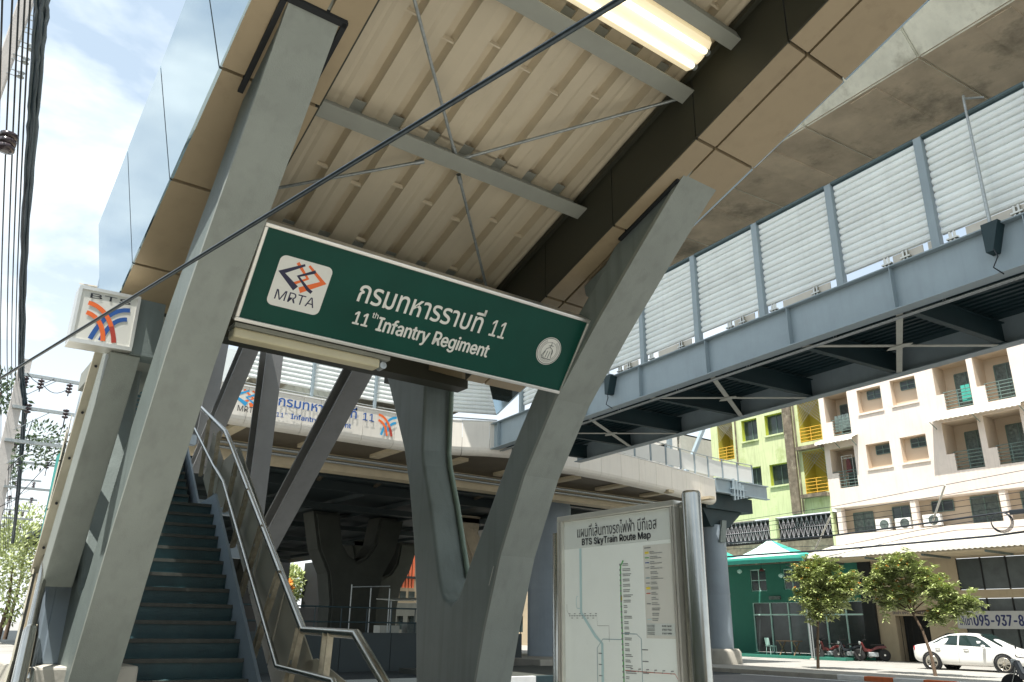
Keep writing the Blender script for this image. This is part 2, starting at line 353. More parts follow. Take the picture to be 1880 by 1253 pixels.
# ================================================================== SETTING
PI = math.pi
b = B(); b.box(-400, 600, -200, 900, -0.6, -0.30); struct(b, 'ground', 'ground')
b = B(); b.box(-3.2, 6.6, -8, 120, -0.3, 0); struct(b, 'near_pavement', 'pave')
for k in range(60):      # kerb stones of the near pavement
    b = B(); b.box(6.604, 6.75, -8 + k * 1.2, -8 + k * 1.2 + 1.19, -0.3, 0.005)
    if k == 0: kb = thing('pavement_kerb', None, None); kb['kind'] = 'structure'; kst = b.build('kerb_stone', 'kerb', kb)
    elif k < 40: share(kst, 'kerb_stone', kb, Matrix.Translation((0, k * 1.2, 0)))
b = B(); b.box(6.76, 13.6, -30, 20.6, -0.3, -0.12); struct(b, 'near_carriageway', 'road')
b = B(); b.box(6.76, 26.6, 20.6, 150, -0.3, -0.13); struct(b, 'covered_carriageway', 'roadshade')
b = B(); b.box(13.61, 26.5, -30, 20.59, -0.3, -0.124); struct(b, 'far_carriageway', 'road')
for nm, x in (('lane_line', 17.6), ('lane_line', 20.9), ('edge_line', 25.9)):
    b = B()
    if nm == 'edge_line': b.box(x, x + .13, -20, 20.5, -0.123, -0.118)
    else:
        for k in range(9): b.box(x, x + .12, -16 + k * 4, -14 + k * 4, -0.123, -0.118)
    struct(b, nm, 'white')
b = B(); b.box(26.9, 45.5, -30, 60, -0.3, 0.0); struct(b, 'far_pavement', 'pave')
kr = thing('far_kerb', None, None); kr['kind'] = 'structure'
y = -6.0; i = 0
while y < 44:
    ln = 1.0 if y < 16.2 else 1.5
    m_ = ('kerborange' if i % 2 else 'white') if y < 16.2 else 'kerb'
    b = B(); b.box(26.62, 26.89, y + .006, y + ln - .006, -0.3, 0.02); b.build('kerb_stone', m_, kr, bevel=.015); y += ln; i += 1
# median with black and white kerb, under the viaduct
mn = B(); mn.prism([(14.2, 19.75), (22.0, 20.2), (22.0, 26), (14.6, 26)], 'Z', -0.3, 0.03); struct(mn, 'traffic_island', 'darkconc')
ik = thing('island_kerb', None, None); ik['kind'] = 'structure'
for k in range(9):
    b = B(); a0 = Vector((13.7 + k * .95, 19.62 + k * .02, -0.12)); b.obox(a0, (.94, .02, 0), (0, .16, 0), (0, 0, .2))
    b.build('kerb_stone', 'kerbblack' if k % 2 == 0 else 'white', ik, bevel=.01)
b = B(); b.prism([(20.5, 25.6), (26.0, 25.2), (26.0, 31.5), (20.5, 31.5)], 'Z', -.3, 0.25); tag(b.build('concrete_footing', 'kerb', bevel=.03), 'low pale concrete footing under the tall round blue-grey pier', 'footing')
# pavement tiles beside the camera's left (large slabs)
pv = thing('slab_paving', None, None); pv['kind'] = 'structure'
b = B(); b.box(-.595, 0, 0, .595, 0.002, 0.024); s0 = b.build('paving_slab', 'pave', pv); s0.location = (-2.6, 9, 0)
n = 0
for i in range(6):
    for j in range(40):
        if (i, j) == (0, 0): continue
        share(s0, 'paving_slab', pv, Matrix.Translation((-2.6 + i * .6, 9 + j * .6, random.uniform(0, .003)))); n += 1

# ================================================================== FORKED COLUMNS
def SZ(y): return 6.3545 - .385 * y           # soffit plane
OUT = [(8.84, 4.51), (8.66, 4.21), (8.21, 3.39), (8.03, 2.92), (7.86, 2.29), (7.75, 1.7), (7.66, .87), (7.64, 0)]
FRT = [(6.70, 0), (6.56, .93), (6.43, 1.4), (6.2, 2.05), (5.84, 2.75), (5.38, 3.38), (4.84, 3.93), (4.27, 4.46), (3.82, 4.862), (3.66, 4.99)]
FRTL = [(7.3, 0), (6.8, 1.0), (6.22, 1.99), (5.46, 3.1), (5.13, 3.5), (4.43, 4.24), (3.86, 4.85), (3.72, 4.99)]
INR = [(3.95, 5.25), (4.50, 4.70), (4.97, 4.22), (5.33, 3.9), (5.72, 3.5), (6.08, 3.02), (6.78, 1.93), (6.86, 1.78), (6.93, 1.68), (7.03, 1.63), (7.14, 1.66), (7.21, 1.74), (7.27, 1.87), (7.54, 2.67), (7.72, 3.12), (7.76, 3.3), (7.78, 4.51)]
def forked(x0, x1, label, FRT=FRT):
    t = thing('forked_column', label, 'column', ((x0 + x1) / 2, 7.2, 0), 'leaning columns that carry the canopy')
    poly = OUT + FRT + INR
    b = B(); b.prism(poly, 'X', x0, x1)
    o = b.build('shaft', 'fork', t)
    bm = bmesh.new(); bm.from_mesh(o.data); bmesh.ops.remove_doubles(bm, verts=bm.verts, dist=1e-5)
    ed = [e for e in bm.edges if abs(e.verts[0].co.x - e.verts[1].co.x) < 1e-4]
    bmesh.ops.bevel(bm, geom=ed, offset=.035, segments=3, profile=.5, affect='EDGES'); bmesh.ops.recalc_face_normals(bm, faces=bm.faces); bm.to_mesh(o.data); bm.free()
    # flat plate that faces the stair foot, light put into its paler colour
    return t
ff = forked(4.5, 4.87, 'right forked grey column whose long arm passes behind the right end of the green sign')
# drain pipe along the rear arm
b = B(); b.tube([(4.84, 7.73, 4.3), (4.84, 7.73, 3.3), (4.84, 7.69, 3.12), (4.84, 7.51, 2.67), (4.84, 7.25, 1.9)], .028, 8)
b.build('drain_pipe', mat('pale_green_pipe', (0.20, 0.27, 0.22), .5, 0, .1, 5), ff)
b = B(); b.tube([(4.47, 6.35, 1.78), (4.47, 6.28, 1.95)], .004, 5); b.build('weld_mark', 'flat', ff)
fl = forked(1.16, 1.46, 'left forked grey column beside the foot of the dark stairs', FRTL)
def leaning_face(x0, x1, parent, FRT=FRT):
    """front face of the long arm, overlaid in the lit tone"""
    b = B()
    P = [(p[0], p[1]) for p in FRT[1:]]
    for (ya, za), (yb, zb) in zip(P[:-1], P[1:]): pass
    q = [(ya - .012, za - .008) for ya, za in P]
    v = [(x0, y, z) for y, z in q] + [(x1, y, z) for y, z in q]; n = len(q)
    b.add(v, [(i, i + n, i + n + 1, i + 1) for i in range(n - 1)])
    v2 = [(x, y + .03, z + .022) for x, y, z in v]
    b.add(v + v2, [(i, i + 1, 2 * n + i + 1, 2 * n + i) for i in range(n - 1)] + [(n + i + 1, n + i, 3 * n + i, 3 * n + i + 1) for i in range(n - 1)])
    b.build('lit_face_plate', 'column', parent)
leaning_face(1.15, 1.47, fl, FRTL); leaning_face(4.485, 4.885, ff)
for x, t in ((1.31, fl), (4.66, ff)):   # rubber gaskets where the arms pierce the soffit
    b = B(); c = Vector((x, 4.13, SZ(4.13))); u = Vector((1, 0, 0)); v = Vector((0, 1, -.385)).normalized()
    for du, dv, wu, wv in ((-.19, 0, .035, .74), (.19, 0, .035, .74), (0, -.36, .40, .04)):
        b.obox(c + u * (du - wu / 2) + v * (dv - wv / 2) + Vector((0, 0, -.02)), u * wu, v * wv, Vector((0, 0, .045)))
    b.build('gasket', 'gap', t)
# gusset bracket beside the right arm
b = B(); b.prism([(4.16, 4.72), (5.02, 4.38), (5.0, 4.28), (4.84, 4.17), (4.99, 4.0), (5.3, 3.7), (4.9, 3.9), (4.3, 4.55)], 'X', 4.53, 4.80); b.build('gusset', 'fork', ff, bevel=.01)

# ================================================================== CANOPY
def SZ(y): return 6.3545 - .385 * y           # soffit plane
SD = Vector((0, 1, -.385)); SDN = SD.normalized(); NUP = Vector((0, .385, 1)).normalized(); NN = Vector((0, .385, 1))
JY = [.75, 1.65, 2.55, 3.43, 4.38, 5.30, 6.15, 6.62]
can = thing('stair_canopy', 'tan and cream canopy rising towards the viewer over the stair entrance', 'canopy', (3, 3.7, 4.93))
GAPW = .012
pan = {}
for (x0, x1) in ((.95, 1.38), (1.38, 1.62), (4.30, 4.53), (4.53, 5.02)):
    for ya, yb in zip(JY[:-1], JY[1:]):
        b = B(); o = Vector((x0 + GAPW, ya + GAPW, SZ(ya + GAPW) + random.uniform(-.002, .002)))
        b.obox(o, (x1 - x0 - 2 * GAPW, 0, 0), SD * (yb - ya - 2 * GAPW), (0, 0, .05)); b.build('soffit_panel', 'tan', can)
for x0, x1 in ((.96, 1.61), (4.31, 5.01)):
    b = B(); b.obox((x0, .76, SZ(.76) + .052), (x1 - x0, 0, 0), SD * 5.85, (0, 0, .03)); b.build('joint_backing', 'gap', can)
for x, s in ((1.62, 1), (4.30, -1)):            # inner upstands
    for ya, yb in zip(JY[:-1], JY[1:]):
        b = B(); b.obox((x if s < 0 else x - .03, ya + .006, SZ(ya + .006) + .004), (.03, 0, 0), SD * (yb - ya - .012), (0, 0, .68)); b.build('inner_fascia', 'darkclad', can)
for xa, xb in ((.95, .82), (5.02, 5.00)):     # mirror-clad outer faces, flaring out
    for ya, yb in zip(JY[:-1], JY[1:]):
        yb2 = yb + (.42 if yb == 6.62 else 0)
        for q0, q1 in (((ya + .008), (yb2 - .008)),):
            p = [Vector((xa, q0, SZ(q0))), Vector((xa, q1, SZ(q1)))]
            up = Vector((xb - xa, .45, 1.18)); b = B()
            b.obox(p[0], p[1] - p[0], up, Vector((.02 if xa < 2 else -.02, 0, 0))); b.build('mirror_panel', 'mirror', can)
    b = B(); b.obox((xa + (.022 if xa < 2 else -.03), .76, SZ(.76) + .03), (.008, 0, 0), SD * 5.85, Vector((xb - xa, .45, 1.12))); b.build('fascia_backing', 'gap', can)
# roof sheets with pressed ribs
def sheet(x0, x1, ya, yb, first):
    prof = [(x0, 0)]; x = first
    while x < x1 - .05:
        if x > x0 + .02: prof += [(x - .055, 0), (x - .03, .075), (x + .03, .075), (x + .055, 0)]
        x += .165
        if x < x1 - .05 and x > x0 + .02: prof += [(x - .03, 0), (x, .008), (x + .03, 0)]
        x += .165
    prof += [(x1, 0)]; n = len(prof); b = B()
    o = Vector((0, ya, 6.975 - .385 * ya + (.004 if 2 < x0 < 3 else 0))); d = SD * (yb - ya)
    lo = [o + Vector((p, 0, 0)) + NUP * q for p, q in prof]
    hi = [p + NUP * .004 for p in lo]
    v = lo + [p + d for p in lo] + hi + [p + d for p in hi]
    b.add(v, [(i, i + 1, n + i + 1, n + i) for i in range(n - 1)] + [(2 * n + i + 1, 2 * n + i, 3 * n + i, 3 * n + i + 1) for i in range(n - 1)])
    return b.build('roof_sheet', 'sheet', can)
for x0, x1 in ((1.6, 2.58), (2.565, 3.57), (3.555, 4.32)):
    for ya, yb in ((.76, 2.2), (2.18, 4.78), (4.76, 6.9)):
        sheet(x0, x1, ya, yb, 1.74)
b = B()
for k in range(8):
    for yy in (2.9, 3.95, 5.35, 6.0):
        p = Vector((1.74 + .33 * k, yy + (k % 3) * .06, 0)); p.z = 6.975 - .385 * p.y + .012
        b.obox(p + Vector((-.05, 0, 0)), (.1, 0, 0), SD * .012, (0, 0, .03))
tag(b.build('rib_clip', 'sheet', can), kind='stuff')
for k, yy in enumerate((.95, 2.18, 3.47, 4.76, 6.02)):
    b = B(); o = Vector((1.625, yy - .065, 6.773 - .385 * (yy - .065))); b.obox(o, (2.67, 0, 0), SD * .13, NN * .012)
    b.obox(o + SD * .085 + NN * .012, (2.67, 0, 0), SD * .012, NN * .175)
    b.obox(o + NN * .187, (2.67, 0, 0), SD * .13, NN * .008)
    pass
    b.build('cross_beam', 'beam', can)
b = B(); o = Vector((1.625, 2.93, 6.773 - .385 * 2.93)); b.obox(o, (2.67, 0, 0), SD * .10, NN * .10); b.build('light_rail', 'beam', can)
def cp(x, y, dz=.06): return Vector((x, y, 6.773 - .385 * y + dz))
RODS = [((2.93, 4.76), (1.75, 3.6)), ((2.96, 4.78), (4.27, 3.56)), ((3.05, 4.9), (4.12, 5.98)), ((2.72, 4.9), (1.75, 5.62))]
for p, q in RODS:
    b = B(); b.tube([cp(*p), cp(*q)], .013, 8); b.tube([cp(*p), cp(p[0] + (q[0] - p[0]) * .06, p[1] + (q[1] - p[1]) * .06)], .02, 8); b.build('tie_rod', 'galv', can)
# edge angle along the upstands
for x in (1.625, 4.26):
    b = B(); b.obox((x, .8, 6.96 - .385 * .8 - .05), (.04, 0, 0), SD * 5.9, (0, 0, .05)); b.build('edge_angle', 'darkclad', can)
# cross beam and column head behind the sign
b = B(); b.box(1.25, 4.85, 7.4, 7.62, 4.0, 4.22); b.build('rear_beam', 'darkclad', can)
b = B(); b.box(4.52, 4.84, 7.6, 8.86, 4.34, 4.5); b.build('column_head', 'darkclad', can)
b = B(); b.box(1.1, 1.62, 6.66, 8.9, 3.62, 3.8); b.build('column_head', 'beam', can)
# the canopy goes on up over the flight behind
for x0, x1 in ((1.45, 1.6), (4.32, 4.9)):
    b = B(); b.obox((x0, 6.7, 3.85), (x1 - x0, 0, 0), (0, 5.2, 2.0), (0, 0, .3)); b.build('upper_fascia', 'mirror' if x0 < 2 else 'tan', can)
b = B(); b.obox((1.61, 6.7, 4.0), (2.7, 0, 0), (0, 9, 3.3), (0, 0, .02)); b.build('upper_roof', 'sheet', can)
for k in range(1):
    b = B(); b.obox((1.61, 7.9 + 2 * k, 4.45 + .753 * k), (2.7, 0, 0), (0, .12, .06), (0, 0, .14)); b.build('cross_beam', 'beam', can)

# fluorescent batten between the beams
fx = thing('fluorescent_light', 'long lit twin-tube light batten under the canopy roof', 'light', (3.2, 3.2, 5.45))
def lp(x, y, h): return Vector((x, y, 6.76 - .385 * y)) + NN * h
b = B(); b.obox(lp(1.9, 3.05, .10), (2.2, 0, 0), SD * .28, NN * .03); b.build('housing', 'white', fx)
b = B(); prof = [(0, .1), (.01, .045), (.05, .012), (.14, 0), (.23, .012), (.27, .045), (.28, .1)]
b.sweep(prof, lp(1.95, 3.05, 0), SD, NN, (2.18, 0, 0)); b.build('diffuser', 'diff', fx)
for q in (.07, .20):
    b = B(); b.tube([lp(2.0, 3.05 + q, -.004), lp(4.1, 3.05 + q, -.004)], .022, 8); b.build('tube', 'tube', fx)
    b = B(); b.tube([lp(4.1, 3.05 + q, -.004), lp(4.13, 3.05 + q, -.004)], .026, 8); b.build('end_cap', 'galv', fx)
fx2 = thing('fluorescent_light', 'unlit yellowed strip light hung directly under the green sign', 'light', (2.1, 5.5, 3.4))
b = B(); b.box(1.56, 2.72, 5.42, 5.54, 3.325, 3.40); b.build('diffuser', 'oldlight', fx2, bevel=.015)
b = B(); b.box(1.56, 2.8, 5.41, 5.55, 3.401, 3.43); b.build('housing', 'beam', fx2)
b = B(); b.tube([(2.76, 5.44, 3.36), (2.76, 5.52, 3.36)], .03, 10); b.build('end_cap', 'galv', fx2)

# ================================================================== GREEN STATION SIGN
SV = Vector((0, -.41, .565)).normalized(); SU = Vector((1, 0, 0)); SN = SU.cross(SV); S00 = Vector((1.5, 5.335, 3.43))
sg = thing('station_sign', 'large dark green station name sign with white lettering, tilted under the canopy', 'sign', (3, 5.15, 3.75))
def sp(a, t, h=0): return S00 + SU * (a + .04) + SV * t + SN * h
b = B(); b.obox(sp(.0, 0.005, -.14), SU * 2.955, SV * .69, SN * .14); b.build('face_panel', 'signgreen', sg)
b = B()
for (a, t, wa, wt) in ((-.015, -.015, 2.985, .03), (-.015, .685, 2.985, .03), (-.015, .0151, .03, .6698), (2.94, .0151, .03, .6698)):
    b.obox(sp(a, t, -.145), SU * wa, SV * wt, SN * .16)
b.build('frame', 'frame', sg, bevel=.006)
text('กรมทหารราบที่', sp(.80, .338, 0), SU, SV, 1.12, .205, 'signwhite', sg, bold=.012); text('11', sp(2.01, .345, 0), SU, SV, .15, .14, 'signwhite', sg, bold=.008)
text('Infantry Regiment', sp(1.03, .125, 0), SU, SV, 1.04, .145, 'signwhite', sg, bold=.014)
text('11', sp(.83, .165, 0), SU, SV, .12, .10, 'signwhite', sg, bold=.016)
text('th', sp(.965, .245, 0), SU, SV, .05, .045, 'signwhite', sg, bold=.01)
def rounded(w_, h_, r, n=6):
    p = []
    for cx, cy, a0 in ((w_ - r, h_ - r, 0), (r, h_ - r, 90), (r, r, 180), (w_ - r, r, 270)): p += arc(cx, cy, r, a0, a0 + 90, n)
    return p
def mrta(o, u, v, W, H, left, right, parent, txt=True):
    o, u, v = Vector(o), Vector(u).normalized(), Vector(v).normalized()
    def S(pts): return [(x * W, y * H) for x, y in pts]
    t = .105 * W
    b = B()
    b.stroke(S([(.47, .99), (.03, .68), (.43, .37)]), t, o, u, v, .004, [t * .5, t * 1.5, t * 1.3])
    b.stroke(S([(.74, .90), (.40, .68), (.70, .42), (.80, .37)]), t * .7, o, u, v, .0042); b.build('logo_chevron', left, parent)
    b = B(); b.stroke(S([(.56, 1.0), (.98, .68), (.52, .35)]), t, o, u, v, .0035, [t * .5, t * 1.5, t * 1.3])
    b.stroke(S([(.30, 1.0), (.62, .68), (.28, .42)]), t * .7, o, u, v, .0037); b.build('logo_chevron', right, parent)
    if txt: text('MRTA', o + u * .05 * W, u, v, W * .9, H * .25, 'ink' if left == 'skyvinyl' else 'navy', parent, lift=.004, bold=0)
b = B(); b.flatpoly(rounded(.395, .375, .045), sp(.16, .155), SU, SV, .003); b.build('logo_plate', 'signwhite', sg)
mrta(sp(.19, .205), SU, SV, .33, .295, 'navy', 'orange', sg)
# seal
b = B(); b.flatpoly(arc(0, 0, .128, 0, 360, 40)[:-1], sp(2.66, .345), SU, SV, .003); b.build('seal_disc', 'signwhite', sg)
b = B(); sc0 = sp(2.66, .345)
b.stroke(arc(0, 0, .119, 0, 360, 40), .006, sc0, SU, SV, .004); b.stroke(arc(0, 0, .082, 0, 360, 40), .003, sc0, SU, SV, .004)
for k in range(56):
    a = 2 * PI * k / 56
    if not (1.1 < a < 2.05): b.stroke([(.088 * math.cos(a), .088 * math.sin(a)), (.108 * math.cos(a), .108 * math.sin(a))], .003, sc0, SU, SV, .004)
for p in ([(-.05, -.03), (-.03, .02), (.0, .035), (.03, .02), (.035, -.01), (.045, -.06)], [(-.035, -.005), (-.045, -.05), (-.03, -.07)], [(-.01, .0), (-.015, -.065)], [(.015, .0), (.012, -.065)],
          [(.0, .035), (.005, .06), (.0, .085)], [(-.02, .045), (.005, .055), (.03, .05)], [(-.05, -.03), (-.06, -.05), (-.05, -.068)], [(-.05, -.072), (.05, -.072)], [(.03, .02), (.045, .0), (.04, -.03)]):
    b.stroke(p, .006, sc0, SU, SV, .0045)
tag(b.build('seal_print', mat('grey_seal_ink', (.10, .12, .11), .5, 0, 0), sg), kind='stuff')

# ================================================================== SMALL BOX SIGN
BY = 6.15; k_ = BY / 5.9
bs = thing('box_sign', 'white square box sign with orange and blue curved stripes, left of the columns', 'sign', (.8 * k_, BY, 3.4))
bx0, bx1 = .625 * k_, 1.0 * k_; bz0, bz1 = 1.42 + 1.81 * k_, 1.42 + 2.19 * k_
bu = Vector((bx1 - bx0, 0, .012)); bv = Vector((0, 0, bz1 - bz0)); bo = Vector((bx0, BY, bz0))
b = B(); b.obox(bo + Vector((0, .0, 0)), bu, (0, .16, 0), bv); b.build('face_panel', 'signwhite', bs)
b = B()
for o, u, v in ((bo + Vector((-.012, -.008, -.022)), bu + Vector((.024, 0, 0)), Vector((0, 0, .03))), (bo + bv + Vector((-.012, -.008, -.01)), bu + Vector((.024, 0, 0)), Vector((0, 0, .025))),
                (bo + Vector((-.014, -.008, .008)), Vector((.022, 0, 0)), bv - Vector((0, 0, .018))), (bo + bu + Vector((-.008, -.008, .008)), Vector((.022, 0, 0)), bv - Vector((0, 0, .018)))):
    b.obox(o, u, (0, .175, 0), v)
b.build('frame', 'frame', bs)
UX = Vector((1, 0, .03)).normalized(); UZ = Vector((0, 0, 1)); W = bx1 - bx0; H = bz1 - bz0
text('BTS', bo + UX * W * .17 + UZ * H * .83, UX, UZ, W * .70, H * .095, 'ink', bs, lift=.004)
def S2(pts): return [(x * W, y * H) for x, y in pts]
def bz(p0, p1, p2, p3, n=14):
    return [tuple((1 - t) ** 3 * a + 3 * (1 - t) ** 2 * t * b_ + 3 * (1 - t) * t * t * c + t ** 3 * d for a, b_, c, d in zip(p0, p1, p2, p3)) for t in [i / n for i in range(n + 1)]]
def btslogo(o, u, v, W, H, parent, lift=.003, c2='bluevinyl'):
    S = lambda p: [(x * W, y * H) for x, y in p]; th = .115 * W
    b = B(); b.stroke(S(bz((1.0, .97), (.62, .95), (.36, .60), (.20, .0))), th, o, u, v, lift); b.build('logo_stripe', c2, parent)
    b = B(); b.stroke(S(bz((.97, .70), (.72, .68), (.55, .45), (.44, .0))), th, o, u, v, lift); b.build('logo_stripe', c2, parent)
    b = B(); b.stroke(S(bz((.0, .97), (.38, .95), (.66, .55), (.76, .0))), th, o, u, v, lift * 1.4); b.build('logo_stripe', 'orange', parent)
    b = B(); b.stroke(S(bz((.0, .70), (.26, .66), (.46, .42), (.50, .0))), th, o, u, v, lift * 1.5); b.build('logo_stripe', 'orange', parent)
    b = B(); b.stroke(S(bz((.0, .97), (.38, .95), (.66, .55), (.76, .0))[10:]), th, o, u, v, lift * 1.7); b.build('logo_stripe', 'red', parent)
btslogo(bo + UX * W * .16 + UZ * H * .05 + Vector((0, 0, 0)), UX, UZ, W * .72, H * .70, bs)
b = B(); b.box(bx1 + .01, 1.24, BY + .02, BY + .2, bz0 - .02, bz1 + .02); b.build('bracket_box', 'fork', bs)

# ================================================================== STAIRS
S0 = Vector((2.703, 7.492, 0)); SA = Vector((.1303, .99147, 0)); SB = Vector((.99147, -.1303, 0))
def T(s, l, z): return S0 + SA * s + SB * l + Vector((0, 0, z))
def tb(b, s0, s1, l0, l1, z0, z1): return b.obox(T(s0, l0, z0), SA * (s1 - s0), SB * (l1 - l0), (0, 0, z1 - z0))
stt = thing('stairs', 'dark teal steel staircase climbing away between the leaning columns', 'staircase', T(0, -.7, 0))
TR, RI = .277, .16
WL = -1.62
for k in range(-5, 13):
    s = TR * k; z = .955 + RI * k; b = B(); tb(b, s + .02, s + TR + .02, WL, 0, z - .03, z - .004); tb(b, s + .02, s + .035, WL, 0, z - RI - .004, z - .03)
    st_ = b.build('step', 'step', stt)
    b = B(); tb(b, s, s + .03, WL, 0, z - .035, z); b.build('nosing', 'nosing', st_)
b = B(); tb(b, 3.36, 4.55, WL, .0, 2.80, 2.87); b.build('landing', 'step', stt)
for k in range(28):
    s = 4.55 + .285 * k; z = 3.03 + .155 * k; b = B(); tb(b, s + .02, s + .305, WL, -.1, z - .03, z - .004); tb(b, s + .02, s + .035, WL, -.1, z - .16, z - .03)
    st_ = b.build('step', 'step', stt)
    b = B(); tb(b, s, s + .03, WL, -.1, z - .035, z); b.build('nosing', 'nosing', st_)
for l0, l1 in ((0.002, .03), (WL - .03, WL - .002)):
    b = B(); q = [(-1.5, 0), (-1.5, .35), (-.3, .99), (3.2, 3.0), (4.55, 3.02), (12.6, 7.4), (12.6, 6.9), (4.6, 2.65), (3.3, 2.55), (-.9, 0)]
    b.sweep(q, T(0, l0, 0), SA, Vector((0, 0, 1)), SB * (l1 - l0)); b.build('stringer', 'stringer', stt, recalc=True)
b = B(); q = [(-.9, .05), (3.3, 2.5), (4.6, 2.6), (12.6, 6.85), (12.6, 6.8), (4.7, 2.5), (3.35, 2.4), (-.9, -.0)]
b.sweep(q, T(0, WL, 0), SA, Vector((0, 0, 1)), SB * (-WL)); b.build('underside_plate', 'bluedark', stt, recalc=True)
# balustrades
def balustrade(l, side, label):
    t = thing('balustrade', label, 'railing', T(0, l, 0)); L2 = l + .07 * side
    b = B(); b.tube([T(6.9, l, 5.02), T(3.9, l, 3.98), T(3.29, l, 3.68), T(-1.11, l, 1.37), T(-2.39, l, 1.36), T(-3.3, l, .95)], .032, 12); b.build('top_rail', 'chrome', t)
    b = B(); b.tube([T(6.9, l - .05 * side, 4.62), T(4.26, l - .05 * side, 3.81 if False else 3.55), T(3.2, l - .05 * side, 3.16), T(-.6, l - .05 * side, 1.08), T(-2.14, l - .05 * side, 1.06), T(-2.9, l - .05 * side, .7)], .024, 12); b.build('lower_rail', 'chrome', t)
    for (s1, z1, s0, z0) in ((2.69, 3.38, 2.99, 2.75), (1.75, 2.90, 2.2, 2.25), (.80, 2.40, 1.4, 1.68), (-.16, 1.90, .5, 1.1), (-1.05, 1.42, -.62, .45), (-1.80, 1.39, -1.74, .3), (4.4, 4.1, 4.4, 3.0), (5.6, 4.55, 5.6, 3.6)):
        for dd in (-.03, .03):
            b = B(); b.bar(T(s1 + dd * 2, l - .01 * side, z1 + .0 - abs(dd)), T(s0 + dd * 2, l - .02 * side, z0), .045, .014, SB); o = b.build('post', 'post', t)
        for q in (.3, .62, .85):
            b = B(); p = T(s1 + (s0 - s1) * q, l - .03 * side, z1 + (z0 - z1) * q); b.tube([p, p + SB * .06 * side], .016, 8); b.build('panel_clamp', 'galv', t)
    for (sa, sb) in ((-.95, .12), (.16, 1.24), (1.28, 2.36), (2.40, 3.3), (3.34, 4.5), (4.54, 5.8)):
        za = .955 + .5776 * sa if sa < 3.3 else 2.9 + max(0, (sa - 4.5)) * .53
        zb = .955 + .5776 * sb if sb < 3.31 else 2.9 + max(0, (sb - 4.5)) * .53
        b = B(); b.sweep([(sa + .12, za + .02), (sb + .12, zb + .02), (sb - .28, zb + .72), (sa - .28, za + .72)], T(0, L2, 0), SA, Vector((0, 0, 1)), SB * .012 * side); b.build('infill_panel', 'panel', t, recalc=True)
    b = B(); b.sweep([(-.95, .3), (-2.35, .2), (-2.2, 1.02), (-1.3, 1.17), (-1.0, 1.14)], T(0, L2, 0), SA, Vector((0, 0, 1)), SB * .012 * side); b.build('infill_panel', 'panel', t, recalc=True)
    return t
balustrade(.14, 1, 'steel handrail with beige panels on the right side of the dark stairs')
balustrade(WL - .12, -1, 'steel handrail with beige panels on the left of the stairs, half hidden behind leaning columns')
# plinth and bolts
b = B(); b.box(.86, 1.66, 7.0, 9.6, 0, 1.10); tag(b.build('stair_plinth', mat('pale_plinth_render', (.48, .46, .40), .85, 0, .12, 2, .2, 20, .2), bevel=.02), 'pale concrete plinth at the outer foot of the stair columns', 'plinth')
b = B(); b.box(2.84, 3.2, 4.9, 6.9, 0, .42); tag(b.build('kerb_block', 'kerb', bevel=.03), 'low concrete block at the bottom end of the right handrail', 'block')
# side frame members on the left
sf = thing('side_frame', 'pale inclined plates and box section below the small square box sign', 'frame', (1.0, 7.6, 1.1))
b = B(); b.obox((.925, 7.25, 1.66), (.21, 0, 0), (-.0, -1.05, 1.62), (0, .26, .17)); b.build('inclined_box', 'column', sf, bevel=.008)
b = B(); b.obox((.885, 7.72, 1.78), (.075, 0, 0), (.01, -1.25, 2.0), (0, .03, .02)); pl = b.build('bolted_plate', mat('cream_bolted_plate', (.52, .48, .37), .5, 0, .1, 4, 0, 60, .2), sf)
for k in range(6):
    b = B(); q = (k + .6) / 6; b.tube([Vector((.925, 7.715 - 1.25 * q, 1.775 + 2.0 * q)), Vector((.925, 7.70 - 1.25 * q, 1.77 + 2.0 * q))], .011, 6); b.build('bolt', 'ink', pl)
b = B(); b.box(1.0, 1.19, 7.45, 8.1, 1.10, 1.9); b.box(1.05, 1.19, 7.43, 7.45, 1.1, 1.9); b.build('base_post', 'stringer', sf, bevel=.01)
b = B(); b.obox((.97, 7.9, 1.75), (.16, 0, 0), (0, -1.35, 2.1), (0, .12, .1)); b.build('rear_plate', 'bluedark', sf)
# upper supports behind the sign
for p0, p1, wd, lab in (((4.55, 9.30, 4.88), (4.55, 12.6, 2.40), .26, 'nearest inclined blue-grey strut right of the stairs, below the green sign'),
                        ((4.55, 13.15, 6.3), (4.55, 13.2, 3.1), .34, 'upright blue-grey post between two inclined struts beside the stairs'),
                        ((4.55, 14.0, 6.8), (4.55, 16.9, 4.3), .26, 'inclined blue-grey strut partly hiding the far platform logo'),
                        ((4.55, 16.5, 7.4), (4.55, 16.9, 4.9), .34, 'upright blue-grey post farthest left, next to the near leaning column')):
    t = thing('canopy_strut', lab, 'strut', ((Vector(p0) + Vector(p1)) / 2), 'struts beside the upper stairs')
    b = B(); b.bar(p0, p1, .30, .03, (1, 0, 0)); b.build('front_flange', 'strut', t)
    P0, P1 = Vector(p0), Vector(p1); d = (P1 - P0).normalized(); nrm = Vector((1, 0, 0)).cross(d).normalized()
    if nrm.y < 0: nrm = -nrm
    b = B(); b.bar(P0 + nrm * wd / 2, P1 + nrm * wd / 2, .02, wd - .04, (1, 0, 0)); b.build('web', 'strut', t)
    b = B(); b.bar(P0 + nrm * wd, P1 + nrm * wd, .30, .03, (1, 0, 0)); b.build('rear_flange', 'strut', t)
    b = B(); z = p1[2] + .15; b.box(3.6, 4.4, p1[1] - .1, p1[1] + .1, z - .2, z); b.build('tie_stub', 'stringer', t)

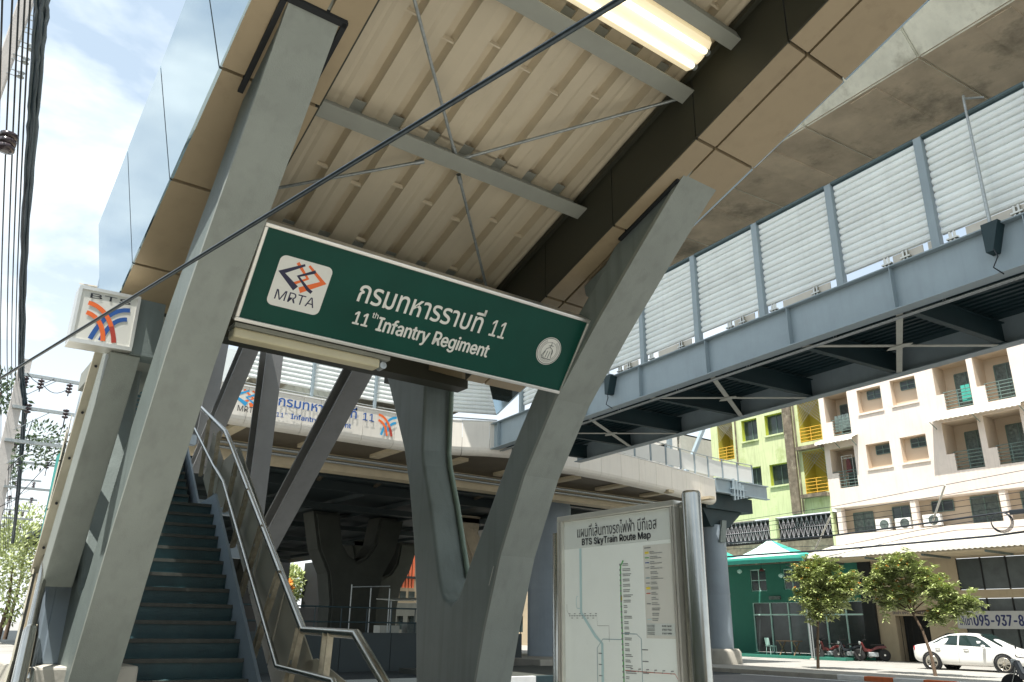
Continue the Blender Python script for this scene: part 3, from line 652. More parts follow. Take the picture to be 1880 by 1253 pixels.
# ================================================================== ROUTE MAP BOARD
mp = thing('route_map_board', 'tall stainless framed railway route map with white poster', 'sign', (3.42, 3.5, 0))
b = B(); b.box(3.42, 3.50, 3.04, 4.04, .35, 2.09); b.build('backing', 'galv', mp)
b = B(); b.box(3.401, 3.419, 3.075, 4.0, .40, 1.888); pp = b.build('poster', 'mapbase', mp)
b = B(); b.box(3.401, 3.419, 3.075, 4.0, 1.8885, 2.06); b.build('title_band', 'mapband', mp)
b = B()
for y0, y1, z0, z1 in ((3.035, 4.045, 2.062, 2.095), (3.035, 4.045, .37, .40)): b.box(3.375, 3.51, y0, y1, z0, z1)
for y0, y1 in ((4.0, 4.018), (4.024, 4.045), (3.035, 3.05), (3.056, 3.074)): b.box(3.375, 3.51, y0, y1, .401, 2.061)
b.build('frame', 'frame', mp, bevel=.004)
b = B(); b.lathe((3.42, 2.945, 0), [(.052, 0), (.052, 2.12), (.044, 2.135), (.0, 2.136)], 24); b.build('post', 'chrome', mp)
b = B(); b.lathe((3.45, 4.11, 0), [(.045, 0), (.045, 2.0), (.0, 2.01)], 20); b.build('post', 'chrome', mp)
b = B(); b.box(3.41, 3.49, 2.97, 3.034, .4, 2.085); b.build('side_channel', 'chrome', mp, bevel=.01)
MU = Vector((0, -1, 0)); MV = Vector((0, 0, 1))
def mq(y, z, h=0): return Vector((3.4005 - h, y, z))
text('แผนที่เส้นทางรถไฟฟ้า บีทีเอส', mq(3.872, 1.952), MU, MV, .68, .078, 'ink', mp, bold=0, lift=.002)
text('BTS SkyTrain Route Map', mq(3.828, 1.893), MU, MV, .585, .05, 'ink', mp, bold=.014, lift=.002)
def mst(pts, wd, m_, name='map_line', h=.0015):
    b = B(); b.stroke([(-y, z) for y, z in pts], wd, (3.4005, 0, 0), MU, MV, h); return b.build(name, m_, mp)
mst([(3.846, 1.885), (3.848, 1.506), (3.725, 1.376), (3.667, 1.335), (3.671, .9), (3.69, .5)], .02, 'river', 'river_print')
mst([(3.875, 1.60), (3.885, 1.60), (3.89, 1.59), (3.89, 1.54), (3.88, 1.53), (3.86, 1.53)], .004, 'river', 'river_print')
mst([(3.47, 1.793), (3.494, 1.763), (3.499, 1.588), (3.497, 1.421), (3.495, 1.218), (3.496, .95)], .009, 'mapgreen')
mst([(3.98, 1.556), (3.978, 1.515), (3.952, 1.488), (3.708, 1.488), (3.703, 1.432), (3.605, 1.433), (3.606, 1.345)], .0022, 'mapgrey')
mst([(3.714, .9), (3.71, 1.309), (3.66, 1.359), (3.494, 1.359)], .003, 'maproute')
mst([(3.492, 1.392), (3.383, 1.39), (3.348, 1.366), (3.355, .9)], .003, 'maproute')
mst([(3.483, 1.198), (3.278, 1.196), (3.112, 1.197), (3.083, 1.159), (3.083, 1.0)], .003, 'mapred')
mst([(3.496, 1.597), (3.496, 1.57)], .012, 'mapyellow')
# station dots and tiny captions
b = B(); c_ = B(); z = 1.77
while z > 1.0:
    b.flatpoly(arc(-3.4975, z, .007, 0, 360, 8)[:-1], (3.4005, 0, 0), MU, MV, .002)
    w_ = random.uniform(.03, .085)
    for q in (0, -.009): c_.stroke([(-3.478, z + q + .004), (-3.478 + w_ * random.uniform(.7, 1), z + q + .004)], .004, (3.4005, 0, 0), MU, MV, .0015)
    z -= .029
for k in range(11):
    yy = 3.955 - k * .024
    b.flatpoly(arc(-yy, 1.488, .004, 0, 360, 6)[:-1], (3.4005, 0, 0), MU, MV, .002); c_.stroke([(-yy - .008, 1.475 if k % 2 else 1.5), (-yy + .008, 1.475 if k % 2 else 1.5)], .004, (3.4005, 0, 0), MU, MV, .0015)
for k in range(7):
    zz = 1.28 - k * .06; c_.stroke([(-3.70, zz), (-3.67, zz)], .005, (3.4005, 0, 0), MU, MV, .0015); c_.stroke([(-3.345, zz + .03), (-3.30, zz + .03)], .005, (3.4005, 0, 0), MU, MV, .0015)
for k in range(6):
    yy = 3.44 - k * .06; c_.stroke([(-yy, 1.208), (-yy + .02, 1.21)], .005, (3.4005, 0, 0), MU, MV, .0015); b.flatpoly(arc(-yy, 1.197, .004, 0, 360, 6)[:-1], (3.4005, 0, 0), MU, MV, .002)
tag(b.build('station_dots', 'mapgrey', mp), kind='stuff'); tag(c_.build('station_names', 'mapgrey', mp), kind='stuff')
b = B(); b.box(3.3995, 3.4005, 3.09, 3.307, 1.37, 1.866); lg = b.build('legend_box', 'maplegend', mp)
b = B(); b.box(3.3985, 3.3994, 3.095, 3.303, 1.385, 1.447); b.build('telephone_box', 'mapband', mp)
cols = ['mapyellow', 'mapgreen', 'bluevinyl', 'mapgrey', None, 'maproute', 'mapgrey', 'mapyellow', 'mapred', None, 'mapgrey', None, None, 'river']
bt = B()
for k, c in enumerate(cols):
    z = 1.825 - k * .0275
    if c: bb = B(); bb.stroke([(-3.293, z), (-3.262, z)], .0045 if c != 'mapyellow' else .012, (3.398, 0, 0), MU, MV, .001); bb.build('legend_key', c, mp)
    bt.stroke([(-3.255, z + .004), (-3.255 + random.uniform(.03, .075), z + .004)], .0035, (3.398, 0, 0), MU, MV, .001)
    bt.stroke([(-3.255, z - .005), (-3.255 + random.uniform(.04, .10), z - .005)], .0035, (3.398, 0, 0), MU, MV, .001)
for k in range(3):
    z = 1.434 - k * .019
    for q in (.003, -.005): bt.stroke([(-3.297, z + q), (-3.24, z + q)], .0035, (3.397, 0, 0), MU, MV, .001)
bt.stroke([(-3.295, 1.852), (-3.245, 1.852)], .006, (3.398, 0, 0), MU, MV, .001)
tag(bt.build('legend_text', 'mapgrey', mp), kind='stuff')
for k, s in enumerate(('06.00-24.00', '0 2617 7341', '0 2617 6000')):
    text(s, Vector((3.397, 3.185, 1.430 - k * .019)), MU, MV, .068, .008, 'ink', mp, lift=.001, bold=.01)

# ================================================================== GUY WIRE
gw = B(); P0 = Vector((1.30, .62, 2.94)); P1 = Vector((.12, 7.9, 3.02)); d = Vector((.31, 6.46, 3.02)) - Vector((1.16, 1.12, 2.91))
a0 = Vector((1.16, 1.12, 2.91)) - d * .25; a1 = Vector((.31, 6.46, 3.02)) + d * .8
gw.tube([a0, a1], .0095, 12)
tag(gw.build('guy_wire', 'wirerod'), 'dark taut steel rod crossing in front of the canopy and the left leaning column', 'wire')
# ================================================================== FOOTBRIDGE ALONG THE ROAD
W0 = Vector((13.56, 4.46, 0)); WD = Vector((.094, .9956, 0)); WN = Vector((.9956, -.094, 0))
def G(s, l, z): return W0 + WD * s + WN * l + Vector((0, 0, z))
def gb(b, s0, s1, l0, l1, z0, z1): return b.obox(G(s0, l0, z0), WD * (s1 - s0), WN * (l1 - l0), (0, 0, z1 - z0))
BWD = 3.55
fb = thing('footbridge', 'long blue-grey steel footbridge with white louvred screen, crossing the upper right', 'footbridge', G(6, 1.6, 7))
for l in (0, BWD):
    b = B(); gb(b, -12, 17.2, l - .01, l + .01, 7.0, 7.82); b.build('girder_web', 'blue', fb)
    b = B(); gb(b, -12, 17.2, l - .14, l + .14, 7.822, 7.845); b.build('top_flange', 'blue', fb)
    b = B(); gb(b, -12, 17.2, l - .14, l + .14, 6.975, 6.998); b.build('bottom_flange', 'blue', fb)
s = 16.6
while s > -12:
    b = B(); gb(b, s - .007, s + .007, -.13, -.011, 7.0, 7.82); b.build('stiffener', 'blue', fb)
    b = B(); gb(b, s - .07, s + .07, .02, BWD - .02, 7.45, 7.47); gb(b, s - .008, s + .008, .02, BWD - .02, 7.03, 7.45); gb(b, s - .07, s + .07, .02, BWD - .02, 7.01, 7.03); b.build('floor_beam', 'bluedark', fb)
    if s > -10:
        n_ = int(round((16.6 - s) / 2.4))
        if n_ % 2 == 1:
            for (sa, la, sb_, lb) in ((s - .1, .15, s - 2.3, BWD - .15), (s - 2.3, .15, s - .1, BWD - .15)):
                b = B(); b.bar(G(sa, la, 6.99 if la else 0) , G(sb_, lb, 6.99), .12, .012, (0, 0, 1) if False else None); b.build('cross_brace', 'flat', fb)
            b = B(); c = G(s - 1.2, BWD / 2, 6.975); b.sweep([(-.3, 0), (-.15, -.1), (.15, -.1), (.3, 0), (.15, .1), (-.15, .1)], c, WD, WN, (0, 0, -.012)); b.build('gusset_plate', 'flat', fb)
    s -= 2.4
b = B(); gb(b, -12, 17.2, .02, BWD - .02, 7.56, 7.60)
for k in range(16): gb(b, -12, 17.2, .12 + k * .2, .2 + k * .2, 7.52, 7.56)
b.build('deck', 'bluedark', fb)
for l, z in ((.22, 6.95), (.30, 6.96)):
    b = B(); b.tube([G(-11, l, z), G(17, l, z)], .022, 8)
    for k in range(12): p = G(-10 + 2.3 * k, l, z); b.tube([p, p + Vector((0, 0, .1))], .012, 6)
    b.build('conduit', 'galv', fb)
# screen
def post(s, l0, parent, m='blue', z0=7.845, z1=10.14):
    b = B(); gb(b, s - .075, s + .075, l0 - .01, l0 + .005, z0, z1); gb(b, s - .078, s - .068, l0 + .005, l0 + .12, z0, z1 - .02); gb(b, s + .068, s + .078, l0 + .005, l0 + .12, z0, z1 - .02)
    return b.build('post', m, parent)
PS = [1.29 + 2.0 * k for k in range(-6, 8)]
slat0 = None
def slatmesh(L, dirv, outn):
    """one rolled louvre blade, L long"""
    prof = [(-.005, 0), (-.045, .018), (-.062, .055), (-.055, .095), (-.02, .135), (.015, .148), (.02, .140), (-.012, .125), (-.045, .09), (-.05, .055), (-.035, .026), (0, .008)]
    b = B(); b.sweep(prof, (0, 0, 0), outn, (0, 0, 1), dirv * L); return b
for i, s in enumerate(PS):
    post(s, -.06, fb)
    if i == len(PS) - 1: break
    for k in range(14):
        z = 8.09 + k * .1445
        if slat0 is None:
            bb = slatmesh(1.80, WD, WN); slat0 = bb.build('louvre_slat', 'slat', fb); slat0.location = G(s + .1, .05, z); sl_ = slat0
        else: share(slat0, 'louvre_slat', fb, Matrix.Translation(G(s + .1, .05, z)))
    b = B(); b.tube([G(s + .08, -.02, 10.14), G(s + 1.92, -.02, 10.14)], .045, 10); gb(b, s + .08, s + 1.92, .0, .06, 10.05, 10.12); b.build('hand_rail', mat('dark_rail_blue', (.07, .11, .12), .4, .2, .1, 5) if 'dark_rail_blue' not in bpy.data.materials else bpy.data.materials['dark_rail_blue'], fb)
    if i % 2: b = B(); gb(b, s + .3, s + 1.5, .04, .06, 7.86, 8.08); b.build('kick_panel', 'kick', fb)
    else: b = B(); gb(b, s + .3, s + .9, .04, .06, 7.86, 8.08); gb(b, s + .08, s + .2, .04, .06, 7.86, 8.08); b.build('kick_panel', 'kick', fb)
    for q in (.62, 1.72 if i % 2 else 1.0):
        b = B(); gb(b, s + q - .05, s + q - .02, -.02, .03, 7.85, 8.08); gb(b, s + q + .02, s + q + .06, -.02, .03, 7.85, 8.08); gb(b, s + q - .1, s + q + .1, -.04, .03, 7.93, 7.96); b.build('bracket', 'chrome', fb)
# lamp poles on the footbridge
for s, lab in ((.27, 'thin galvanised lamp pole clamped to the footbridge girder at the right edge'), (10.55, 'thin grey pole with bracket on the footbridge, next to the near forked column')):
    t = thing('lamp_pole', lab, 'pole', G(s, -.2, 7.4))
    b = B(); b.tube([G(s, -.2, 7.86), G(s, -.2, 9.9)], .032, 10, r1=.024); b.tube([G(s, -.2, 9.88), G(s, -.2, 10.3), G(s + .02, -.14, 10.42), G(s + .1, -.0, 10.47), G(s - .15, .2, 10.42)], .022, 10); b.build('pole', 'galv', t)
    b = B(); b.sweep([(-.14, 7.86), (-.14, 7.84), (.02, 7.35), (.14, 7.35), (.14, 7.86)], G(s, 0, 0), WD, Vector((0, 0, 1)), WN * -.24); b.build('base_bracket', 'bluedark', t, recalc=True)
    b = B(); b.tube([G(s, -.25, 7.36), G(s - .05, -.28, 7.2), G(s + .06, -.26, 7.05), G(s, -.1, 6.95)], .012, 6); b.build('cable', 'cable', t)

# ================================================================== CROSSING PLATFORM
pf = thing('crossing_platform', 'pale panelled pedestrian platform over the road with blue Thai station lettering', 'footbridge', (12, 24, 7))
edge = [(6.17, 22.5), (7.15, 22.5), (8.85, 22.5), (9.4, 22.5), (10.85, 22.5), (11.98, 22.5), (12.7, 22.45), (13.4, 22.3), (14.2, 21.9), (15.0, 21.45), (15.75, 21.2)]
edge2 = [(18.4, 22.2), (19.6, 22.15), (20.8, 22.25), (22.0, 22.4), (23.2, 22.6), (24.4, 22.8), (25.6, 23.05), (26.8, 23.3), (28.0, 23.55), (29.4, 23.85)]
PROF = [(0, 7.90), (0, 7.02), (.03, 6.93), (.09, 6.86), (.18, 6.81), (.32, 6.79)]
def fascia(E):
    for (a, c) in zip(E[:-1], E[1:]):
        A, C_ = Vector((*a, 0)), Vector((*c, 0)); d = (C_ - A); nn = Vector((-d.y, d.x, 0)).normalized(); d2 = d.normalized()
        A2 = A + d2 * .006; dd = d - d2 * .012; b = B(); v = []
        for h, z in PROF: v += [A2 + nn * h + Vector((0, 0, z)), A2 + dd + nn * h + Vector((0, 0, z))]
        for h, z in PROF[::-1]: v += [A2 + nn * (h + .03) + Vector((0, 0, z + .01)), A2 + dd + nn * (h + .03) + Vector((0, 0, z + .01))]
        n = len(v) // 2
        b.add(v, [(2 * i, 2 * i + 1, 2 * ((i + 1) % n) + 1, 2 * ((i + 1) % n)) for i in range(n)] + [tuple(range(0, 2 * n, 2))[::-1], tuple(range(1, 2 * n, 2))]); b.build('fascia_panel', 'fascia', pf)
        b = B(); b.obox(A2 + Vector((0, 0, 7.905)) + nn * -.02, dd, nn * .25, (0, 0, .04)); b.build('coping', 'white', pf)
fascia(edge); fascia(edge2)
b = B(); b.box(6.0, 6.16, 22.5, 34, 6.8, 7.9); b.build('side_panel', 'fascia', pf)
b = B(); poly = [(6.2, 22.85), (12.7, 22.8), (15.6, 21.6), (18.4, 22.5), (29.3, 24.1), (29.3, 26.0), (6.2, 26.0)]; b.prism(poly, 'Z', 6.92, 7.4); b.build('slab', 'under', pf)
b = B(); b.box(6.2, 29.3, 26.0, 32, 7.05, 7.45); b.build('rear_slab', 'ceil', pf)
b = B(); b.box(7.2, 31, 32.0, 78, 7.05, 7.45); b.build('rear_slab', 'ceil', pf)
for k in range(9):
    b = B(); x = 7.0 + k * 2.6; b.box(x, x + .34, 22.9, 24.6, 6.80, 6.915); b.build('soffit_beam', 'kick' if False else 'awnunder', pf)
b = B(); b.box(6.3, 29, 25.4, 25.95, 6.35, 6.915); b.build('cross_beam', 'awnunder', pf)
for y in (28.0, 31.0): b = B(); b.box(6.3, 29, y, y + .35, 6.66, 7.045); b.build('cross_beam', 'ceil', pf)
for k in range(9): b = B(); b.obox((6.5 + k * 2.6, 26, 6.95), (.14, 0, 0), (1.6, 5.9, 0), (0, 0, .09)); b.build('thin_joist', 'under', pf)
for y, z in ((24.7, 6.68), (25.1, 6.60), (26.2, 6.6)):
    b = B(); b.tube([(6.4, y, z), (28.5, y, z)], .05, 8); b.build('service_pipe', 'galv', pf)
for k in range(8):
    b = B(); b.box(7.4 + k * 2.9, 7.6 + k * 2.9, 32, 77, 6.86, 7.045); b.build('rear_joist', 'ceil', pf)
for y in (36, 44, 52, 60, 68):
    b = B(); b.box(7.3, 27, y, y + .5, 6.6, 6.855); b.build('rear_beam', 'ceil', pf)
# lettering on the fascia
FU = Vector((1, 0, 0)); FV = Vector((0, 0, 1))
text('กรมทหารราบที่', (8.05, 22.5, 7.50), FU, FV, 2.55, .36, 'bluevinyl', pf, lift=.03, bold=.015)
text('11', (10.82, 22.5, 7.50), FU, FV, .38, .24, 'bluevinyl', pf, lift=.03, bold=.01)
text('11', (8.03, 22.5, 7.16), FU, FV, .22, .13, 'bluevinyl', pf, lift=.03, bold=.015); text('th', (8.28, 22.5, 7.25), FU, FV, .09, .07, 'bluevinyl', pf, lift=.03)
text('Infantry Regiment', (8.48, 22.5, 7.12), FU, FV, 1.95, .2, 'bluevinyl', pf, lift=.03, bold=.015)
mrta(Vector((6.72, 22.5, 7.12)), FU, FV, .95, .68, 'skyvinyl', 'orange', pf, txt=False)
text('MRTA', (6.88, 22.5, 7.14), FU, FV, .6, .17, 'ink', pf, lift=.03)
btslogo(Vector((11.36, 22.495, 7.12)), FU, FV, .66, .66, pf, lift=.02, c2='skyvinyl')
# louvred screens on the platform
ps = thing('platform_screen', 'white louvred screen standing on the crossing platform above the lettered fascia', 'screen', (11, 23.1, 7.95))
xs = [4.9 + 2.2 * k for k in range(6)]
def sc_bay(p0, p1, first, nsl=12, z0=8.38):
    p0, p1 = Vector((*p0, 0)), Vector((*p1, 0)); d = (p1 - p0); u = d.normalized(); nn = Vector((-u.y, u.x, 0)); L = d.length
    b = B(); b.obox(p0 - u * .04 + Vector((0, 0, 7.95)) - nn * .05, u * .08, nn * .12, (0, 0, 2.45)); b.build('post', 'blue', ps)
    bb = slatmesh(L - .12, u, nn); o = None
    for k in range(nsl + 1):
        loc = p0 + u * .06 + nn * .05 + Vector((0, 0, z0 + k * .1445))
        if o is None: o = bb.build('louvre_slat', 'slat', ps); o.location = loc
        else: share(o, 'louvre_slat', ps, Matrix.Translation(loc))
    b = B(); b.tube([p0 + u * .05 + Vector((0, 0, 8.18)), p1 - u * .05 + Vector((0, 0, 8.18))], .02, 6); b.tube([p0 + u * .05 + Vector((0, 0, 8.05)), p1 - u * .05 + Vector((0, 0, 8.05))], .015, 6); b.build('low_rail', 'galv', ps)
for a, c in (((7.1, 23.1), (9.3, 23.1)), ((9.3, 23.1), (11.5, 23.1)), ((11.5, 23.1), (13.4, 23.0)), ((13.4, 23.0), (15.75, 22.0))): sc_bay(a, c, True)
b = B(); b.box(6.25, 7.0, 23.6, 30, 7.9, 9.3); b.build('blank_panel', 'slat', ps)
b = B()
for k in range(5): b.box(7.0 + k * .06, 7.02 + k * .06, 23.5, 23.6, 7.9, 11)
b.build('cable_riser', 'galv', ps)
# right end of the platform: steel landing with translucent panels
lb = thing('landing_bridge', 'short blue-grey steel landing with pale panels in front of the lime green block', 'footbridge', (31.3, 24.5, 7.2))
b = B(); b.box(29.5, 33.3, 23.9, 23.95, 7.42, 8.0); b.build('girder_web', 'blue', lb)
b = B(); b.box(29.5, 33.35, 23.8, 24.05, 8.0, 8.04); b.box(29.5, 33.35, 23.8, 24.05, 7.38, 7.42); b.build('flange', 'blue', lb)
b = B(); b.box(29.5, 33.3, 24.06, 27.2, 7.55, 7.7); b.build('deck', 'bluedark', lb)
b = B()
for k in range(4): b.box(30.6 + k * .22, 30.66 + k * .22, 23.72, 23.86, 7.1 + .05 * k, 8.1 - .08 * k)
b.box(30.4, 31.6, 23.75, 23.83, 7.6, 7.64); b.box(30.4, 31.6, 23.75, 23.83, 7.3, 7.34); b.build('bracket', 'blue', lb)
x = 19.0; i = 0
while x < 33:
    y = 22.4 + max(0, x - 19) * .15; y = min(y, 24.0)
    b = B(); b.box(x - .03, x + .03, y - .0, y + .05, 7.95, 9.0); b.build('panel_post', 'blue', lb)
    if x + 1.1 < 33.4: y2 = min(22.4 + max(0, x + 1.12 - 19) * .15, 24.0); b = B(); b.obox((x + .06, y + .01, 8.12), (1.0, (y2 - y), 0), (0, .02, 0), (0, 0, .75)); b.build('parapet_panel', mat('frosted_panel', (.62, .63, .60), .3, 0, .03) if 'frosted_panel' not in bpy.data.materials else bpy.data.materials['frosted_panel'], lb)
    if x + 1.1 < 33.4: b = B(); b.tube([(x, y, 8.98), (x + 1.12, y2, 8.98)], .025, 8); b.build('rail', 'galv', lb)
    x += 1.12
# brace and mast behind the landing
b = B(); b.bar((30.6, 27, 8.2), (33.4, 27, 12.6), .18, .18); b.bar((29.4, 26.5, 7.6), (29.4, 26.5, 12.5), .2, .2); tag(b.build('raking_brace', 'blue'), 'blue-grey raking prop and mast above the landing, against the lime block', 'prop')
# ---------------------------------------------------------------- round piers
def round_pier(x, y, r, ztop, lab, base):
    t = thing('round_pier', lab, 'pillar', (x, y, 0), 'round blue-grey steel piers')
    pm = bpy.data.materials.get('pier_paint') or mat('pier_paint', (.26, .31, .35), .5, 0, .06, 1.5, .05, 30, .1)
    b = B(); b.lathe((x, y, 0), [(r, .1), (r, 2.9)], 32); b.build('lower_shaft', pm, t)
    b = B(); b.lathe((x, y, 0), [(r + .012, 2.9), (r + .012, 3.0)], 32); b.build('joint_ring', pm, t)
    b = B(); b.lathe((x, y, 0), [(r, 3.0), (r, ztop)], 32); b.build('upper_shaft', pm, t)
    if base: b = B(); b.lathe((x, y, 0), [(r + .32, -.05), (r + .3, .5), (r + .2, .62), (.1, .64)], 32); b.build('footing', 'kerb', t)
    return t
p = round_pier(30.3, 24.9, .55, 6.0, 'round blue-grey pier on the far pavement, carrying the end of the platform', True)
b = B(); b.box(29.2, 32.6, 24.3, 25.5, 6.7, 7.36); b.build('cap_beam', 'bluedark', p)
b = B(); b.sweep([(-1.1, 6.69), (1.7, 6.69), (.62, 5.9), (-.62, 5.9)], (30.3, 24.5, 0), Vector((1, 0, 0)), Vector((0, 0, 1)), (0, .8, 0)); b.build('haunch', 'bluedark', p, recalc=True)
b = B(); b.sweep([(-.3, 5.2), (.1, 5.2), (.25, 6.2), (-.05, 6.2)], (30.3, 24.28, 0), Vector((1, 0, 0)), Vector((0, 0, 1)), (0, .1, 0)); b.build('gusset', 'fork', p, recalc=True)
round_pier(23.6, 28.8, .98, 6.9, 'thick round blue-grey pier on the traffic island, half hidden behind the route map', False)
# ---------------------------------------------------------------- viaduct
def V(x, z, s): return W0 + WD * s + WN * x + Vector((0, 0, z))
vd = thing('viaduct', 'massive stained concrete railway viaduct overhead, running along the road', 'viaduct', V(4, 12, 10))
SEC = [(.25, 12.0), (5.6, 12.0), (7.4, 14.2), (9.2, 14.6), (9.2, 15.2), (-3.4, 15.2), (-3.4, 14.6), (-1.55, 14.2)]
s = -16.0; o0 = None
s_off = 0
for k in range(30):
    s = -15.2 + 2.72 * k
    if o0 is None:
        b = B(); b.sweep(SEC, (0, 0, 0), WN, (0, 0, 1), WD * 2.712)
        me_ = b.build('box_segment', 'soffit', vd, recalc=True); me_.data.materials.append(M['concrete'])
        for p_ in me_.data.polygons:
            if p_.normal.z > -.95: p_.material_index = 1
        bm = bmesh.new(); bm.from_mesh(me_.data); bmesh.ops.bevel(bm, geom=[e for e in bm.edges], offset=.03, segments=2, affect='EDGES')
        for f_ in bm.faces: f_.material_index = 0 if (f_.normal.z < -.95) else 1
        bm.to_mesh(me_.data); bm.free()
        me_.location = V(0, 0, s); o0 = me_
        b = B(); b.sweep([(.36, 11.975), (5.5, 11.975), (5.5, 12.01), (.36, 12.01)], (0, 0, 0), WN, (0, 0, 1), WD * .62); r0 = b.build('soffit_rib', 'soffit', vd, recalc=True); r0.location = V(0, 0, s + 1.02)
    else:
        share(o0, 'box_segment', vd, Matrix.Translation(V(0, 0, s))); share(r0, 'soffit_rib', vd, Matrix.Translation(V(0, 0, s + 1.02)))
b = B(); b.sweep([(.3, 12.05), (5.5, 12.05), (7.2, 14.1), (-1.3, 14.1)], V(0, 0, -15), WN, (0, 0, 1), WD * 80); b.build('joint_core', 'gap', vd, recalc=True)
b = B()
for k in range(26):
    for l in (.95, 2.0): p_ = V(l + random.uniform(-.05, .05), 11.995, -13.9 + 2.72 * k); b.lathe(p_, [(.035, -.004), (.035, .0)], 8)
b.build('drain_holes', 'ink', vd)['kind'] = 'stuff'
# Y-shaped concrete piers beneath
def ypier(x, y, wd, lab, m='darkconc', ht=7.0, fork=4.6, spread=2.7, dy=1.6, zt=None):
    t = thing('concrete_pier', lab, 'pier', (x, y, 0), 'concrete Y piers under the viaduct')
    L_ = [(-wd, -.1), (-wd, fork * .55), (-wd - .25, fork * .85), (-wd - .9, fork + .5), (-spread, ht)]
    In = [(-spread + 1.5, ht), (-.95, fork + .9), (-.5, fork + .25), (0, fork)]
    pts = L_ + In + [(-a, c) for a, c in In[::-1][1:]] + [(-a, c) for a, c in L_[::-1]]
    b = B(); v0 = [(x + a, y, c) for a, c in pts]; v1 = [(x + a, y + dy, c) for a, c in pts]; n = len(pts)
    b.prism([(x + a, c) for a, c in pts], 'Y', y, y + dy)
    o = b.build('shaft', m, t, recalc=True); bm = bmesh.new(); bm.from_mesh(o.data)
    bmesh.ops.bevel(bm, geom=[e for e in bm.edges if abs(e.verts[0].co.y - e.verts[1].co.y) < 1e-4], offset=.14, segments=2, affect='EDGES'); bm.to_mesh(o.data); bm.free()
    return t
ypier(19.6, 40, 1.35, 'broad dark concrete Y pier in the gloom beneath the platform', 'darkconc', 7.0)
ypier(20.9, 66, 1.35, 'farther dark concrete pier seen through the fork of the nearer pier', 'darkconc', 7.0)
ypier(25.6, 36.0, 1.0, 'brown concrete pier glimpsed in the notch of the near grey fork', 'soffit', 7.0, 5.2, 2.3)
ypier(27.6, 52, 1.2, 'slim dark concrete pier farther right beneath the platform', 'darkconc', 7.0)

# ================================================================== BENEATH THE PLATFORM
bw = thing('road_barrier', 'long dark teal barrier wall in the shade beneath the platform', 'barrier', (11, 28, 0))
for k in range(7):
    b = B(); b.box(7.0 + k * 2.0, 8.98 + k * 2.0, 27.4, 27.6, -.13, 1.15); b.build('barrier_panel', 'ceil', bw)
b = B()
for z in (1.5, 2.0): b.tube([(7, 27.5, z), (21, 27.5, z)], .03, 6)
for k in range(15): b.tube([(7 + k, 27.5, 1.15), (7 + k, 27.5, 2.0)], .02, 6)
b.build('tube_rail', 'bluedark', bw)
# near-black walls added far behind, gloom put into their colour
def backdrop_block(x0, x1, y, z1, m, lab, wins=None, nm='dark_backdrop'):
    t = thing(nm, lab, 'building', ((x0 + x1) / 2, y, 0)); b = B(); b.box(x0, x1, y, y + 6, -.3, z1); b.build('wall', m, t)
    for (a, c, e, f_) in wins or []: b = B(); b.box(a, c, y - .05, y - .002, e, f_); b.build('window', 'dark', t)
    return t
backdrop_block(14.0, 31.4, 79, 7.6, 'dark', 'near-black wall added to close the view beneath the platform', None)
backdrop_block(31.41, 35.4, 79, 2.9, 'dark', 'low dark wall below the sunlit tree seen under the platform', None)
backdrop_block(37.7, 42.4, 79, 7.6, 'dark', 'near-black wall added far right under the platform', None)
backdrop_block(35.41, 36.4, 79, 7.6, 'dark', 'near-black wall added far beneath the viaduct', None)
ob = thing('red_shopfront', 'sunlit shopfront with orange-red vertical panels seen beneath the platform', 'shop', (37, 66, 0))
b = B(); b.box(35.7, 40, 66, 70, 3.4, 9); b.build('wall', 'beige', ob)
for k in range(5):
    b = B(); b.box(36.5 + k * .33, 36.7 + k * .33, 65.8, 65.95, 4.6, 8.8); b.build('red_panel', mat('rust_red_panel', (.60, .13, .05), .6, 0, .2, 2) if 'rust_red_panel' not in bpy.data.materials else bpy.data.materials['rust_red_panel'], ob)
b = B(); b.box(35.7, 40, 65.7, 65.95, 5.4, 5.6); b.build('awning_edge', 'dark', ob)
for k in range(4):
    b = B(); b.box(35.8 + k * .9, 36.4 + k * .9, 65.9, 65.98, 3.5, 4.3); b.build('window', 'glass', ob)
cb = thing('frame_stand', 'thin empty metal display frame standing in the shade', 'frame', (17.0, 30, 0))
b = B()
for a, c in (((15.5, 0), (15.5, 3.0)), ((15.5, 3.0), (17.3, 3.0)), ((17.3, 3.0), (17.3, 0)), ((16.4, 3.0), (16.4, 0))): b.tube([(a[0], 32, a[1] - .1), (c[0], 32, c[1])], .025, 6)
b.build('tube_frame', 'galv', cb)
vs_ = thing('vendor_canopy', 'small grey canopy over a white cabinet in the shade beneath the platform', 'stall', (21, 36, 0))
b = B(); b.obox((18.4, 33.5, 2.45), (3.6, 0, .15), (0, 1.8, .1), (0, 0, .04)); b.build('roof', 'flat', vs_)
for x_ in (18.5, 21.8): b = B(); b.tube([(x_, 34, -.1), (x_, 34, 2.45)], .03, 6); b.build('leg', 'galv', vs_)
b = B(); b.box(18.0, 19.0, 34.0, 34.6, -.1, 1.4); b.build('cabinet', 'flat', vs_)
b = B(); b.box(19.4, 21.2, 34.0, 34.5, .6, 1.5); b.build('counter', 'curtain', vs_)

